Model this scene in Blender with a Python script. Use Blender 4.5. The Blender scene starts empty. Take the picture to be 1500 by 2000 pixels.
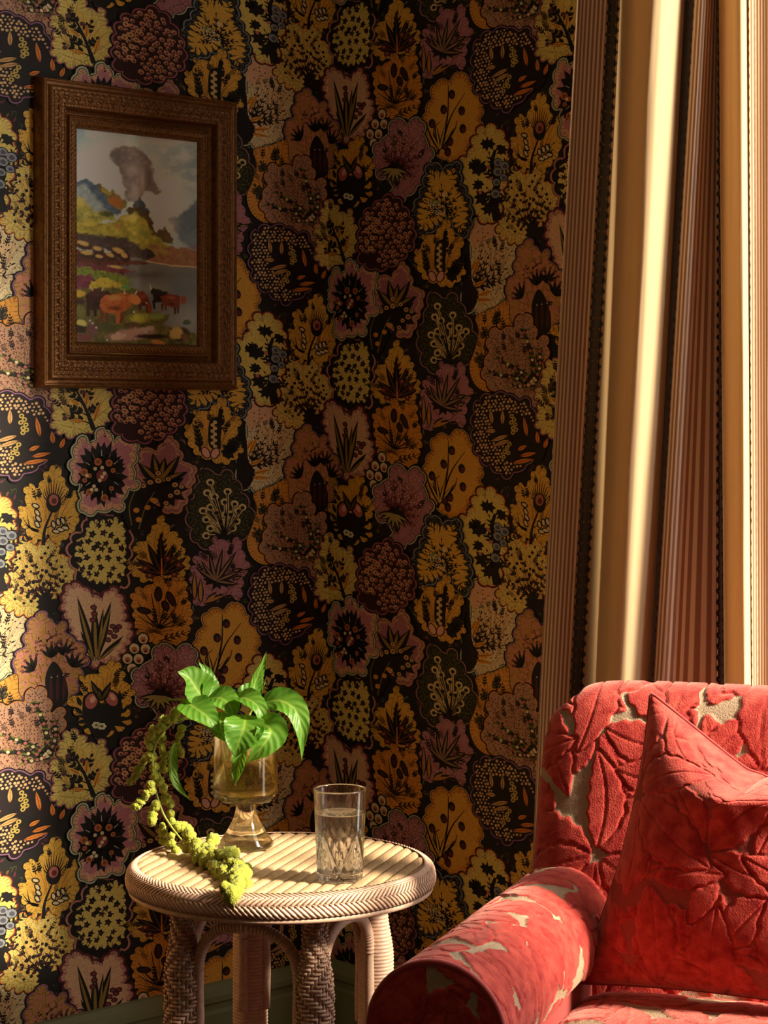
import bpy, math, random
import numpy as np
from mathutils import Vector, Matrix
from mathutils.geometry import tessellate_polygon

# ------------------------------------------------------------------ camera, light, exposure
SC = bpy.context.scene
COL = SC.collection
EYE = 1.22            # eye height
F, CX, HY = 4000.0, 750.0, 830.0      # focal length in pixels, principal point (1500 x 2000 frame)
cam = bpy.data.cameras.new('camera')
cam.sensor_fit = 'HORIZONTAL'; cam.sensor_width = 36.0
cam.lens = F / 1500.0 * 36.0
cam.shift_y = -(1000.0 - HY) / 1500.0
cam.clip_start = 0.05
camo = bpy.data.objects.new('camera', cam); COL.objects.link(camo)
camo.location = (0, 0, EYE); camo.rotation_euler = (math.pi / 2, 0, 0)
SC.camera = camo

world = bpy.data.worlds.new('sky'); SC.world = world; world.use_nodes = True
bg = world.node_tree.nodes['Background']
bg.inputs[0].default_value = (1.0, 0.94, 0.86, 1); bg.inputs[1].default_value = 6.2

SUN_AZ, SUN_EL = math.radians(-20), math.radians(32)
SUN_TO = Vector((math.cos(SUN_AZ) * math.cos(SUN_EL), math.sin(SUN_AZ) * math.cos(SUN_EL), math.sin(SUN_EL)))
sun = bpy.data.lights.new('sun', 'SUN'); sun.energy = 15.0; sun.angle = math.radians(9); sun.color = (1.0, 0.86, 0.66)
suno = bpy.data.objects.new('sun', sun); COL.objects.link(suno)
suno.rotation_euler = SUN_TO.to_track_quat('Z', 'Y').to_euler(); suno.location = (4, 0, 5)

vs = SC.view_settings
vs.view_transform = 'Standard'; vs.look = 'None'; vs.gamma = 1.0; vs.use_curve_mapping = False
vs.exposure = 0.0
cy = SC.cycles
cy.max_bounces = 10; cy.diffuse_bounces = 4; cy.glossy_bounces = 4; cy.transmission_bounces = 10; cy.transparent_max_bounces = 12
cy.sample_clamp_indirect = 8.0

# ------------------------------------------------------------------ geometry of the room corner
PHI = math.radians(41.95)
CPH, SPH = math.cos(PHI), math.sin(PHI)
COX, COY = -0.107, 3.926                 # room corner in plan
def LW(s, z, o=0.0):   # left wall: s along it (negative towards the left), o out into the room
    return (COX + s * CPH + o * SPH, COY + s * SPH - o * CPH, z)
def RW(t, z, o=0.0):   # right wall: t along it from the corner
    return (COX + t * SPH - o * CPH, COY - t * CPH - o * SPH, z)
def px_s(px):
    k = (px - CX) / F
    if px < CX + F * COX / COY:
        return (k * COY - COX) / (CPH - k * SPH)
    return (k * COY - COX) / (SPH + k * CPH)
def px_wall(px, py):
    s = px_s(px)
    Y = COY + s * SPH if s < 0 else COY - s * CPH
    return s, EYE - (py - HY) / F * Y
def px_t(px, o):
    k = (px - CX) / F
    return (k * COY - COX + o * CPH - k * o * SPH) / (SPH + k * CPH)
def PP(px, py, Y):
    return Vector(((px - CX) / F * Y, Y, EYE - (py - HY) / F * Y))

def srgb(r, g, b):
    f = lambda c: (c / 255 / 12.92) if c <= 10.3 else ((c / 255 + .055) / 1.055) ** 2.4
    return (f(r), f(g), f(b))
def S(h):
    return srgb(int(h[0:2], 16), int(h[2:4], 16), int(h[4:6], 16))

# ------------------------------------------------------------------ helpers
def tag(o, label=None, cat=None, group=None, kind=None):
    if label: o['label'] = label
    if cat: o['category'] = cat
    if group: o['group'] = group
    if kind: o['kind'] = kind
    return o
def empty(name, loc=(0, 0, 0), rz=0.0):
    o = bpy.data.objects.new(name, None); COL.objects.link(o)
    o.location = loc; o.rotation_euler = (0, 0, rz); o.empty_display_size = .05
    return o
def mesh_np(name, V, Fc, mat=None, parent=None, smooth=False, col=None, uv=None, attr=None):
    """V (n,3) array, Fc (m,k) array of equal-size faces or list of lists"""
    V = np.asarray(V, dtype=np.float64)
    me = bpy.data.meshes.new(name)
    if isinstance(Fc, np.ndarray):
        m, k = Fc.shape
        me.vertices.add(len(V)); me.vertices.foreach_set('co', V.astype(np.float32).ravel())
        me.loops.add(m * k); me.loops.foreach_set('vertex_index', Fc.astype(np.int32).ravel())
        me.polygons.add(m)
        me.polygons.foreach_set('loop_start', np.arange(0, m * k, k, dtype=np.int32))
        me.update(calc_edges=True)
    else:
        me.from_pydata([tuple(v) for v in V], [], Fc); me.update()
    if col is not None:
        a = me.color_attributes.new('Col', 'FLOAT_COLOR', 'POINT')
        c = np.ones((len(V), 4), np.float32); c[:, :3] = col
        a.data.foreach_set('color', c.ravel())
    if attr is not None:
        a = me.attributes.new('msk', 'FLOAT', 'POINT'); a.data.foreach_set('value', np.asarray(attr, np.float32).ravel())
    if uv is not None:
        l = me.uv_layers.new(name='UVMap')
        li = np.empty(len(me.loops), np.int32); me.loops.foreach_get('vertex_index', li)
        l.data.foreach_set('uv', np.asarray(uv, np.float32)[li].ravel())
    if smooth:
        me.polygons.foreach_set('use_smooth', np.ones(len(me.polygons), bool))
    o = bpy.data.objects.new(name, me); COL.objects.link(o)
    if mat: me.materials.append(mat)
    if parent: o.parent = parent
    return o
def grid_faces(nu, nv, cu=False, cv=False):
    iu = np.arange(nu if cu else nu - 1); iv = np.arange(nv if cv else nv - 1)
    A, B = np.meshgrid(iu, iv, indexing='ij')
    A2, B2 = (A + 1) % nu, (B + 1) % nv
    return np.stack([A * nv + B, A2 * nv + B, A2 * nv + B2, A * nv + B2], -1).reshape(-1, 4)
def grid(name, P, mat, parent=None, cu=False, cv=False, smooth=True, col=None, uv=None, flip=False, attr=None):
    nu, nv = P.shape[:2]
    Fc = grid_faces(nu, nv, cu, cv)
    if flip: Fc = Fc[:, ::-1]
    return mesh_np(name, P.reshape(-1, 3), Fc, mat, parent, smooth, None if col is None else col.reshape(-1, 3),
                   None if uv is None else uv.reshape(-1, 2), attr)
class MB:
    """collects small pieces into one mesh"""
    def __init__(s): s.v = []; s.f = []; s.n = 0
    def add(s, V, Fc):
        s.v.append(np.asarray(V, float)); s.f += [[i + s.n for i in f] for f in Fc]; s.n += len(V)
    def box(s, c, h, M=None):
        V = np.array([(x, y, z) for x in (-1, 1) for y in (-1, 1) for z in (-1, 1)], float) * h
        if M is not None: V = V @ np.asarray(M).T
        s.add(V + np.asarray(c), [(0, 1, 3, 2), (4, 6, 7, 5), (0, 4, 5, 1), (2, 3, 7, 6), (0, 2, 6, 4), (1, 5, 7, 3)])
    def tube(s, pts, r, n=8, cap=True):
        V, Fc = tube_np(pts, r, n)
        Fc = [list(f) for f in Fc]
        if cap:
            m = len(pts)
            Fc += [list(range(n))[::-1], [(m - 1) * n + i for i in range(n)]]
        s.add(V, Fc)
    def lathe(s, prof, n=24, c=(0, 0, 0)):
        a = np.linspace(0, 2 * np.pi, n, endpoint=False)
        p = np.asarray(prof, float)
        P = np.stack([p[:, 0][:, None] * np.cos(a), p[:, 0][:, None] * np.sin(a), np.repeat(p[:, 1][:, None], n, 1)], -1)
        s.add(P.reshape(-1, 3) + np.asarray(c), [list(f) for f in grid_faces(len(p), n, False, True)[:, ::-1]])
    def build(s, name, mat=None, parent=None, smooth=False):
        return mesh_np(name, np.concatenate(s.v), s.f, mat, parent, smooth)
def tube_np(pts, r, n=8):
    pts = np.asarray(pts, float); m = len(pts)
    r = np.broadcast_to(np.asarray(r, float), (m,))
    T = np.gradient(pts, axis=0); T /= np.linalg.norm(T, axis=1)[:, None] + 1e-12
    up = np.array([0, 0, 1.0]) if abs(T[0][2]) < .9 else np.array([1.0, 0, 0])
    N = np.cross(T[0], up); N /= np.linalg.norm(N)
    a = np.linspace(0, 2 * np.pi, n, endpoint=False); V = []
    for i in range(m):
        N = N - T[i] * (N @ T[i]); N /= np.linalg.norm(N) + 1e-12
        B = np.cross(T[i], N)
        V.append(pts[i] + r[i] * (np.cos(a)[:, None] * N + np.sin(a)[:, None] * B))
    return np.concatenate(V), grid_faces(m, n, False, True)[:, ::-1]
def catmull(pts, n, closed=False):
    """n samples along a Catmull-Rom curve through pts (any dimension)"""
    p = np.asarray(pts, float); m = len(p)
    if closed: q = np.concatenate([p[-1:], p, p[:2]]); segs = m
    else: q = np.concatenate([2 * p[:1] - p[1:2], p, 2 * p[-1:] - p[-2:-1]]); segs = m - 1
    t = np.linspace(0, segs, n, endpoint=not closed); i = np.minimum(t.astype(int), segs - 1); u = (t - i)[:, None]
    a, b, c, d = q[i], q[i + 1], q[i + 2], q[i + 3]
    return .5 * (2 * b + (c - a) * u + (2 * a - 5 * b + 4 * c - d) * u ** 2 + (3 * b - a - 3 * c + d) * u ** 3)
def hashn(ix, iy, seed=0):
    h = np.sin(ix * 127.1 + iy * 311.7 + seed * 74.7) * 43758.5453
    return h - np.floor(h)
def vnoise(x, y, seed=0):
    ix, iy = np.floor(x), np.floor(y); fx, fy = x - ix, y - iy
    fx = fx * fx * (3 - 2 * fx); fy = fy * fy * (3 - 2 * fy)
    a, b = hashn(ix, iy, seed), hashn(ix + 1, iy, seed); c, d = hashn(ix, iy + 1, seed), hashn(ix + 1, iy + 1, seed)
    return (a * (1 - fx) + b * fx) * (1 - fy) + (c * (1 - fx) + d * fx) * fy
def fbm(x, y, seed=0, o=4):
    r = 0; a = .5
    for k in range(o):
        r = r + a * vnoise(x * 2 ** k, y * 2 ** k, seed + k); a *= .5
    return r
def inpoly(x, y, poly):
    p = np.asarray(poly, float); r = np.zeros(x.shape, bool); j = len(p) - 1
    for i in range(len(p)):
        xi, yi, xj, yj = p[i][0], p[i][1], p[j][0], p[j][1]
        if yi != yj:
            r ^= ((yi > y) != (yj > y)) & (x < (xj - xi) * (y - yi) / (yj - yi) + xi)
        j = i
    return r
def sstep(a, b, x):
    t = np.clip((x - a) / (b - a), 0, 1); return t * t * (3 - 2 * t)

# ------------------------------------------------------------------ materials
def mat(name, color=(.5, .5, .5), rough=.6, metal=0., sheen=0., noise=0., nscale=40., bump=0., bscale=200., attr=False,
        spec=.5, nstretch=(1, 1, 1), col2=None, bdist=.002, sheen_tint=None, coat=0.):
    m = bpy.data.materials.new(name); m.use_nodes = True
    nt = m.node_tree; N = nt.nodes; L = nt.links; b = N['Principled BSDF']
    b.inputs['Base Color'].default_value = (*color, 1); b.inputs['Roughness'].default_value = rough
    b.inputs['Metallic'].default_value = metal; b.inputs['Specular IOR Level'].default_value = spec
    b.inputs['Sheen Weight'].default_value = sheen; b.inputs['Coat Weight'].default_value = coat
    if sheen_tint: b.inputs['Sheen Tint'].default_value = (*sheen_tint, 1)
    src = None
    if attr:
        a = N.new('ShaderNodeAttribute'); a.attribute_name = 'Col'; src = a.outputs['Color']
    tc = N.new('ShaderNodeTexCoord'); mp = N.new('ShaderNodeMapping'); mp.inputs['Scale'].default_value = nstretch
    L.new(tc.outputs['Object'], mp.inputs['Vector'])
    if noise or col2:
        n = N.new('ShaderNodeTexNoise'); n.inputs['Scale'].default_value = nscale; n.inputs['Detail'].default_value = 4
        L.new(mp.outputs[0], n.inputs['Vector'])
        if col2:
            mx = N.new('ShaderNodeMix'); mx.data_type = 'RGBA'
            r = N.new('ShaderNodeMapRange'); r.inputs[1].default_value = .35; r.inputs[2].default_value = .65
            L.new(n.outputs['Fac'], r.inputs[0]); L.new(r.outputs[0], mx.inputs['Factor'])
            mx.inputs['A'].default_value = (*color, 1); mx.inputs['B'].default_value = (*col2, 1)
            if src: L.new(src, mx.inputs['A'])
            src = mx.outputs['Result']
        if noise:
            mx = N.new('ShaderNodeMix'); mx.data_type = 'RGBA'; mx.blend_type = 'MULTIPLY'; mx.inputs['Factor'].default_value = 1
            r = N.new('ShaderNodeMapRange'); r.inputs[1].default_value = .3; r.inputs[2].default_value = .7
            r.inputs[3].default_value = 1 - noise; r.inputs[4].default_value = 1 + noise * .5
            L.new(n.outputs['Fac'], r.inputs[0]); L.new(r.outputs[0], mx.inputs['B'])
            if src: L.new(src, mx.inputs['A'])
            else: mx.inputs['A'].default_value = (*color, 1)
            src = mx.outputs['Result']
    if src: L.new(src, b.inputs['Base Color'])
    if bump:
        n2 = N.new('ShaderNodeTexNoise'); n2.inputs['Scale'].default_value = bscale; n2.inputs['Detail'].default_value = 3
        L.new(mp.outputs[0], n2.inputs['Vector'])
        bp = N.new('ShaderNodeBump'); bp.inputs['Strength'].default_value = bump; bp.inputs['Distance'].default_value = bdist
        L.new(n2.outputs['Fac'], bp.inputs['Height']); L.new(bp.outputs[0], b.inputs['Normal'])
    return m
def glass_mat(name, color=(1, 1, 1), rough=.0, ior=1.5, clear=.25):
    m = bpy.data.materials.new(name); m.use_nodes = True
    nt = m.node_tree; N = nt.nodes; L = nt.links
    N.remove(N['Principled BSDF'])
    g = N.new('ShaderNodeBsdfGlass'); g.inputs['Color'].default_value = (*color, 1); g.inputs['Roughness'].default_value = rough
    g.inputs['IOR'].default_value = ior
    t = N.new('ShaderNodeBsdfTransparent'); t.inputs['Color'].default_value = (*color, 1)
    mx = N.new('ShaderNodeMixShader'); mx.inputs[0].default_value = clear
    L.new(g.outputs[0], mx.inputs[1]); L.new(t.outputs[0], mx.inputs[2])
    L.new(mx.outputs[0], N['Material Output'].inputs['Surface'])
    return m

# ------------------------------------------------------------------ room shell
def box_lw(mb, s0, s1, z0, z1, o0, o1, fn=LW):
    V = [fn(s, z, o) for s in (s0, s1) for o in (o0, o1) for z in (z0, z1)]
    mb.add(V, [(0, 1, 3, 2), (4, 6, 7, 5), (0, 4, 5, 1), (2, 3, 7, 6), (0, 2, 6, 4), (1, 5, 7, 3)])
def struct(o): o['kind'] = 'structure'; return o
SB, TF, ZC = -4.4, 4.6, 3.0
m_paper = mat('dark_wallpaper_ground', S('1d1712'), .75, noise=.25, nscale=300)
m_plaster = mat('warm_plaster', S('75664f'), .85, noise=.06, nscale=6)
m_ceil = mat('ceiling_paint', S('a89c86'), .9)
m_floor = mat('oak_floor', S('5a3a22'), .5, noise=.3, nscale=8, nstretch=(1, 12, 1))
m_skirt = mat('sage_green_paint', S('868c68'), .42, noise=.05, nscale=15, bump=.1, bscale=60)
m_white = mat('white_window_paint', S('d8d4c8'), .4)

b = MB(); box_lw(b, SB - .2, 0.2, 0, ZC, 0, -.2)
wall_left = struct(b.build('wall_left', m_paper))
WT0, WT1, WZ0, WZ1 = 1.06, 2.9, .30, 2.78
b = MB()
box_lw(b, 0, WT0, 0, ZC, 0, -.2, RW); box_lw(b, WT1, TF + .2, 0, ZC, 0, -.2, RW)
box_lw(b, WT0, WT1, 0, WZ0, 0, -.2, RW); box_lw(b, WT0, WT1, WZ1, ZC, 0, -.2, RW)
wall_right = struct(b.build('wall_right', m_paper))
b = MB()
V = [LW(s, z, o) for s in (SB - .2, .2) for o in (TF, TF + .2) for z in (0, ZC)]
b.add(V, [(0, 1, 3, 2), (4, 6, 7, 5), (0, 4, 5, 1), (2, 3, 7, 6), (0, 2, 6, 4), (1, 5, 7, 3)])
struct(b.build('wall_front', m_plaster))
b = MB(); box_lw(b, SB - .2, SB, 0, ZC, 0, TF)
struct(b.build('wall_back', m_plaster))
for nm, z0, z1, m in (('floor', -.1, 0, m_floor), ('ceiling', ZC, ZC + .1, m_ceil)):
    b = MB(); box_lw(b, SB - .2, .2, z0, z1, -.2, TF + .2); struct(b.build(nm, m))

# skirting boards with a moulded top
def skirting(name, fn, a0, a1):
    prof = [(.0, .0), (.020, .0), (.020, .150), (.016, .156), (.016, .166), (.022, .172), (.022, .182), (.014, .190), (.008, .200), (.0, .203)]
    V = []
    for a in (a0, a1):
        V += [fn(a, z, o) for o, z in prof]
    n = len(prof)
    Fc = [[i, i + 1, n + i + 1, n + i] for i in range(n - 1)] + [list(range(n)), [n + i for i in range(n)][::-1]]
    return struct(mesh_np(name, np.array(V), Fc, m_skirt))
skirting('baseboard_left', LW, SB, -.0005)
skirting('baseboard_right', RW, .0005, TF)

# window in the right wall (beyond the right edge of the picture; the light of the room)
win = empty('window_1', RW((WT0 + WT1) / 2, WZ0, -.1)); win['kind'] = 'structure'
def win_part(name, boxes, m):
    b = MB()
    for (t0, t1, z0, z1, o0, o1) in boxes: box_lw(b, t0, t1, z0, z1, o0, o1, RW)
    V = np.concatenate(b.v) - np.array(win.location)
    return mesh_np(name, V, b.f, m, win)
win_part('window_frame', [(WT0, WT0 + .05, WZ0, WZ1, -.14, -.19), (WT1 - .05, WT1, WZ0, WZ1, -.14, -.19),
                          (WT0, WT1, WZ1 - .05, WZ1, -.14, -.19), (WT0, WT1, WZ0, WZ0 + .06, -.14, -.19)], m_white)
win_part('window_sill', [(WT0 - .04, WT1 + .04, WZ0 - .03, WZ0, .04, -.14)], m_white)
m_pane = bpy.data.materials.new('window_pane'); m_pane.use_nodes = True
N = m_pane.node_tree.nodes; N.remove(N['Principled BSDF']); t = N.new('ShaderNodeBsdfTransparent')
t.inputs[0].default_value = (.97, .98, .97, 1); m_pane.node_tree.links.new(t.outputs[0], N['Material Output'].inputs[0])
win_part('pane', [(WT0 + .05, WT1 - .05, WZ0 + .06, WZ1 - .05, -.163, -.167)], m_pane)
por = bpy.data.lights.new('window_portal', 'AREA'); por.shape = 'RECTANGLE'; por.size = WT1 - WT0; por.size_y = WZ1 - WZ0
por.cycles.is_portal = True
poro = bpy.data.objects.new('window_portal', por); COL.objects.link(poro)
poro.location = RW((WT0 + WT1) / 2, (WZ0 + WZ1) / 2, -.2)
poro.rotation_euler = Vector((CPH, SPH, 0)).to_track_quat('Z', 'Y').to_euler()

# ------------------------------------------------------------------ printed wallpaper
LA, LB = (.589, .319), (0.0, .638)         # repeat: half drop
YEL, PYE, ORA, BRO = S('d9a040'), S('d9b863'), S('cc8a2e'), S('b07a3c')
MAU, PNK, DPK, CRM = S('a8707a'), S('cfa07c'), S('b5605f'), S('d6b98e')
SAG, GRY, GRN, DRK = S('a9ad8c'), S('7f8288'), S('5c5a24'), S('1a1411')
MRN, ORG, PUR, TAN = S('5a2026'), S('c9742a'), S('8a5a78'), S('b89058')
CROPS = dict(c1=(460, 0, .22667), c2=(460, 400, .22667), c3=(460, 800, .22667), c4=(780, 0, .22667), c5=(780, 400, .22667),
             c6=(0, 750, .22667), c7=(0, 1150, .22667), w=(460, 80, .35))
class Paper:
    def __init__(s): s.v = []; s.t = []; s.c = []; s.n = 0; s.base = 0.; s.hi = 0.
    def crop(s, c): s.k = CROPS[c]
    def W(s, pts):
        o = s.k; return np.array([px_wall(o[0] + x * o[2], o[1] + y * o[2]) for x, y in pts])
    def emit(s, P, tris, color, lay):
        n = len(P); V = np.empty((n, 3)); V[:, :2] = P; V[:, 2] = s.base + lay * 1.1e-5
        s.hi = max(s.hi, s.base + lay * 1.1e-5)
        s.v.append(V); s.t.append(np.asarray(tris, np.int64) + s.n); s.c.append(np.tile(np.asarray(color), (n, 1))); s.n += n
    def poly(s, P, color, lay):
        T = tessellate_polygon([[Vector((a, b, 0)) for a, b in P]])
        if T: s.emit(P, [tuple(t) for t in T], color, lay)
    def fan(s, P, color, lay):
        m = len(P); s.emit(P, [(0, i, i + 1) for i in range(1, m - 1)], color, lay)
    def dot(s, x, y, r, color, lay, n=7, ry=None, rot=0):
        a = np.linspace(0, 2 * np.pi, n, endpoint=False)
        px, py = np.cos(a) * r, np.sin(a) * (ry or r)
        s.fan(s.W(np.stack([x + px * math.cos(rot) - py * math.sin(rot), y + px * math.sin(rot) + py * math.cos(rot)], -1)), color, lay)
    def stroke(s, pts, w0, w1, color, lay, n=None):
        p = catmull(pts, n or max(4, 4 * len(pts) - 3)) if len(pts) > 2 else np.asarray(pts, float)
        T = np.gradient(p, axis=0); T /= np.linalg.norm(T, axis=1)[:, None] + 1e-9
        Nn = np.stack([-T[:, 1], T[:, 0]], -1); w = np.linspace(w0, w1, len(p))[:, None] / 2
        P = s.W(np.concatenate([p + Nn * w, (p - Nn * w)])); m = len(p)
        s.emit(P, [t for i in range(m - 1) for t in ((i, i + 1, m + i), (i + 1, m + i + 1, m + i))], color, lay)
    def leaf(s, x0, y0, x1, y1, w, color, lay, bend=0.):
        p0, p1 = np.array((x0, y0), float), np.array((x1, y1), float); d = p1 - p0; nn = np.array((-d[1], d[0])) / (np.hypot(*d) + 1e-9)
        t = np.linspace(0, 1, 7); wd = np.sin(np.pi * t ** .8) * w / 2; c = p0 + np.outer(t, d) + np.outer(np.sin(np.pi * t) * bend, nn)
        P = np.concatenate([c + nn * wd[:, None], (c - nn * wd[:, None])[1:-1][::-1]])
        s.fan(s.W(P), color, lay)
    def outline(s, pts, n=130, sc=0, amp=0., seed=0, sharp=.6):
        p = catmull(pts, n, True); d = np.roll(p, -1, 0) - np.roll(p, 1, 0); d /= np.linalg.norm(d, axis=1)[:, None] + 1e-9
        nn = np.stack([d[:, 1], -d[:, 0]], -1)
        if np.sum(p[:, 0] * np.roll(p[:, 1], -1) - p[:, 1] * np.roll(p[:, 0], -1)) < 0: nn = -nn
        if sc:
            L = np.concatenate([[0], np.cumsum(np.linalg.norm(np.diff(p, axis=0), axis=1))]); L /= L[-1] * (1 + 1 / n)
            rr = np.random.RandomState(seed); am = 1.5 * amp * (.7 + .6 * rr.rand(sc))[(L * sc).astype(int) % sc]
            p = p + nn * (am * (np.abs(np.sin(np.pi * sc * L)) ** sharp - .55))[:, None]
        return p, nn
    def ring(s, p, nn, off, color, lay):
        s.poly(s.W(p + nn * off), color, lay)
    def inside(s, p, pts, shrink=.86):
        c = p.mean(0); q = c + (p - c) * shrink
        return inpoly(pts[:, 0], pts[:, 1], q)
    def fill(s, p, step, r, color, lay, shrink=.86, jit=.35, n=6, seed=1, var=0., hole=None):
        rr = np.random.RandomState(seed); x0, y0 = p.min(0); x1, y1 = p.max(0)
        g = np.array([(x + (step / 2 if k % 2 else 0), y) for k, y in enumerate(np.arange(y0, y1, step * .87)) for x in np.arange(x0, x1, step)])
        g = g + (rr.rand(*g.shape) - .5) * 2 * jit * step
        g = g[s.inside(p, g, shrink)]
        if hole is not None: g = g[~inpoly(g[:, 0], g[:, 1], hole)]
        for x, y in g:
            k = 1 + var * (rr.rand() - .5) * 2
            s.dot(x, y, r * k, color, lay, n, rot=rr.rand() * 3)
        return g
    def spray(s, x, y, ang, L, k, color, lay, lw=26, ll=70, spread=.8, stem=8, bend=0., col2=None, berry=0):
        """a twig with leaves on both sides (ang in degrees, 90 = up)"""
        a = math.radians(ang); pts = []
        for i in range(5):
            t = i / 4; aa = a + bend * t
            pts.append((x + math.cos(aa) * L * t, y - math.sin(aa) * L * t))
        s.stroke(pts, stem * 1.3, stem * .5, color, lay)
        cc = catmull(pts, k + 2)
        for i in range(1, k + 2):
            px, py = cc[i]; aa = a + bend * i / (k + 1); f = 1 - .4 * i / (k + 1)
            for sg in (-1, 1):
                if i == k + 1 and sg == 1: continue
                bb = aa + (sg * spread if i <= k else 0)
                ex, ey = px + math.cos(bb) * ll * f, py - math.sin(bb) * ll * f
                if berry: s.stroke([(px, py), (ex, ey)], stem * .5, stem * .4, color, lay); s.dot(ex, ey, berry, col2 or color, lay + 1, 7)
                else:
                    s.leaf(px, py, ex, ey, lw * f, color, lay)
                    if col2: s.leaf(px + (ex - px) * .2, py + (ey - py) * .2, px + (ex - px) * .85, py + (ey - py) * .85, lw * f * .42, col2, lay + 1)
    def hairs(s, p, nn, L, w, color, lay, every=2, off=0., seed=0):
        rr = np.random.RandomState(seed)
        for i in range(0, len(p), every):
            a = p[i] + nn[i] * off; l = L * (.6 + .8 * rr.rand()); b2 = a - nn[i] * l
            s.fan(s.W([a + np.array((-nn[i][1], nn[i][0])) * w / 2, b2, a - np.array((-nn[i][1], nn[i][0])) * w / 2]), color, lay)
    def spiky(s, x, y, rx, ry, k, color, lay, depth=.35, seed=0):
        rr = np.random.RandomState(seed); a = np.linspace(0, 2 * np.pi, 2 * k, endpoint=False)
        r = np.where(np.arange(2 * k) % 2 == 0, 1 + depth * rr.rand(2 * k), 1 - depth * rr.rand(2 * k))
        P = s.W(np.concatenate([[(x, y)], np.stack([x + np.cos(a) * rx * r, y + np.sin(a) * ry * r], -1)]))
        m = 2 * k; s.emit(P, [(0, 1 + i, 1 + (i + 1) % m) for i in range(m)], color, lay)
    def body(s, pts, fillc, sc, amp, rims=(), seed=0, sharp=.6, halo=None, n=130):
        """dark halo, coloured contour lines (offset, colour), fill"""
        p, nn = s.outline(pts, n, sc, amp, seed, sharp)
        halo = 5.5 / (s.k[2] / .22667)
        p = p - nn * (11 if not rims else 4) / (s.k[2] / .22667)
        rims = [(r[0] * 1.35, r[1]) for r in rims]
        s.base = s.hi + 1e-5; top = max([r[0] for r in rims] + [0])
        s.ring(p, nn, top + halo, DRK, 0)
        for k, (off, cc) in enumerate(rims): s.ring(p, nn, off, cc, 1 + k)
        s.ring(p, nn, 0, fillc, 8)
        # engraved look: fine inked strokes from the edge and veins from the base, two tones of the ground colour
        fc = np.asarray(fillc); sc_ = s.k[2] / .22667
        if fc.sum() > .15:
            s.hairs(p, nn, 48 / sc_, 8 / sc_, fc * .38, 8.3, 2, -3 / sc_, seed)
            c0 = p.mean(0); q = c0 + (p - c0) * .62; s.ring(q, nn, 0, fc * np.array((.93, .88, .80)), 8.2)
            b0 = np.array((c0[0], p[:, 1].max() * .8 + c0[1] * .2)); rr = np.random.RandomState(seed + 40)
            for i in range(0, len(p), 6):
                e = c0 + (p[i] - c0) * rr.uniform(.72, .93); mid = (b0 + e) / 2 + rr.randn(2) * 14 / sc_
                s.stroke([b0 + (e - b0) * .35, mid + (e - b0) * .12, e], 7 / sc_, 2.5 / sc_, fc * .42, 8.5, 5)
            for i in range(11):                                  # small dark sprigs
                ri = rr.randint(len(p)); pos = c0 + (p[ri] - c0) * rr.uniform(.35, .68); dv = pos - b0
                s.spray(pos[0], pos[1], math.degrees(math.atan2(-dv[1], dv[0])) + rr.uniform(-25, 25), rr.uniform(60, 95) / sc_, 3, DRK if i % 3 else fc * .3, 8.7, 17 / sc_, 34 / sc_, .8, 7 / sc_)
        return p, nn
W_ = Paper(); w = W_
R_ = np.random.RandomState
# --- small curls, berries and leaflets that fill the dark gaps
w.crop('c6'); rg = R_(17)
for k in range(620):
    x, y = rg.uniform(-100, 2140), rg.uniform(0, 2900); c = [S('6a4a26'), S('5a2a34'), S('4a4a22'), S('7a5a34'), S('565a5a')][rg.randint(5)]; a = rg.uniform(0, 6.28)
    if k % 3 == 0: w.dot(x, y, 15, c, 0, 8); w.dot(x, y, 8, DRK, 1, 6)
    elif k % 3 == 1: w.leaf(x, y, x + 60 * math.cos(a), y + 60 * math.sin(a), 20, c, 0, 6)
    else: w.stroke([(x, y), (x + 26 * math.cos(a), y + 26 * math.sin(a)), (x + 40 * math.cos(a + 1), y + 40 * math.sin(a + 1))], 9, 4, c, 0)

# --- O : pale fan
w.crop('c1'); p, nn = w.body([(90, 540), (180, 500), (280, 530), (350, 570), (360, 640), (450, 700), (530, 790), (500, 880), (490, 1000), (420, 1050), (420, 1170), (300, 1230), (200, 1270), (120, 1240), (30, 1190), (40, 900), (110, 760), (90, 640)], CRM, 16, 22, [(20, DRK), (14, SAG), (5, DRK)], 1)
w.poly(w.W(catmull([(90, 540), (190, 510), (340, 580), (350, 660), (250, 680), (110, 720)], 30, True)), PNK, 9)
w.poly(w.W(catmull([(30, 760), (90, 800), (110, 1000), (170, 1120), (100, 1240), (20, 1200), (10, 950)], 30, True)), DRK, 10)
for a, L in ((78, 300), (62, 260), (40, 330), (20, 300), (5, 280)): w.spray(130, 1060, a, L * .95, 4, DRK, 11, 22, 66, .75, 9)
for (a, b2, c, d) in ((110, 960, 190, 800), (120, 1040, 240, 1010), (150, 1120, 300, 1110), (140, 1150, 290, 1180), (100, 900, 150, 830)): w.leaf(a, b2, c, d, 38, ORA, 14); w.stroke([(a, b2), (c, d)], 6, 2, DRK, 15)
w.fill(p, 46, 7, MRN, 13, .8, .4, 5, 3)
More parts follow.
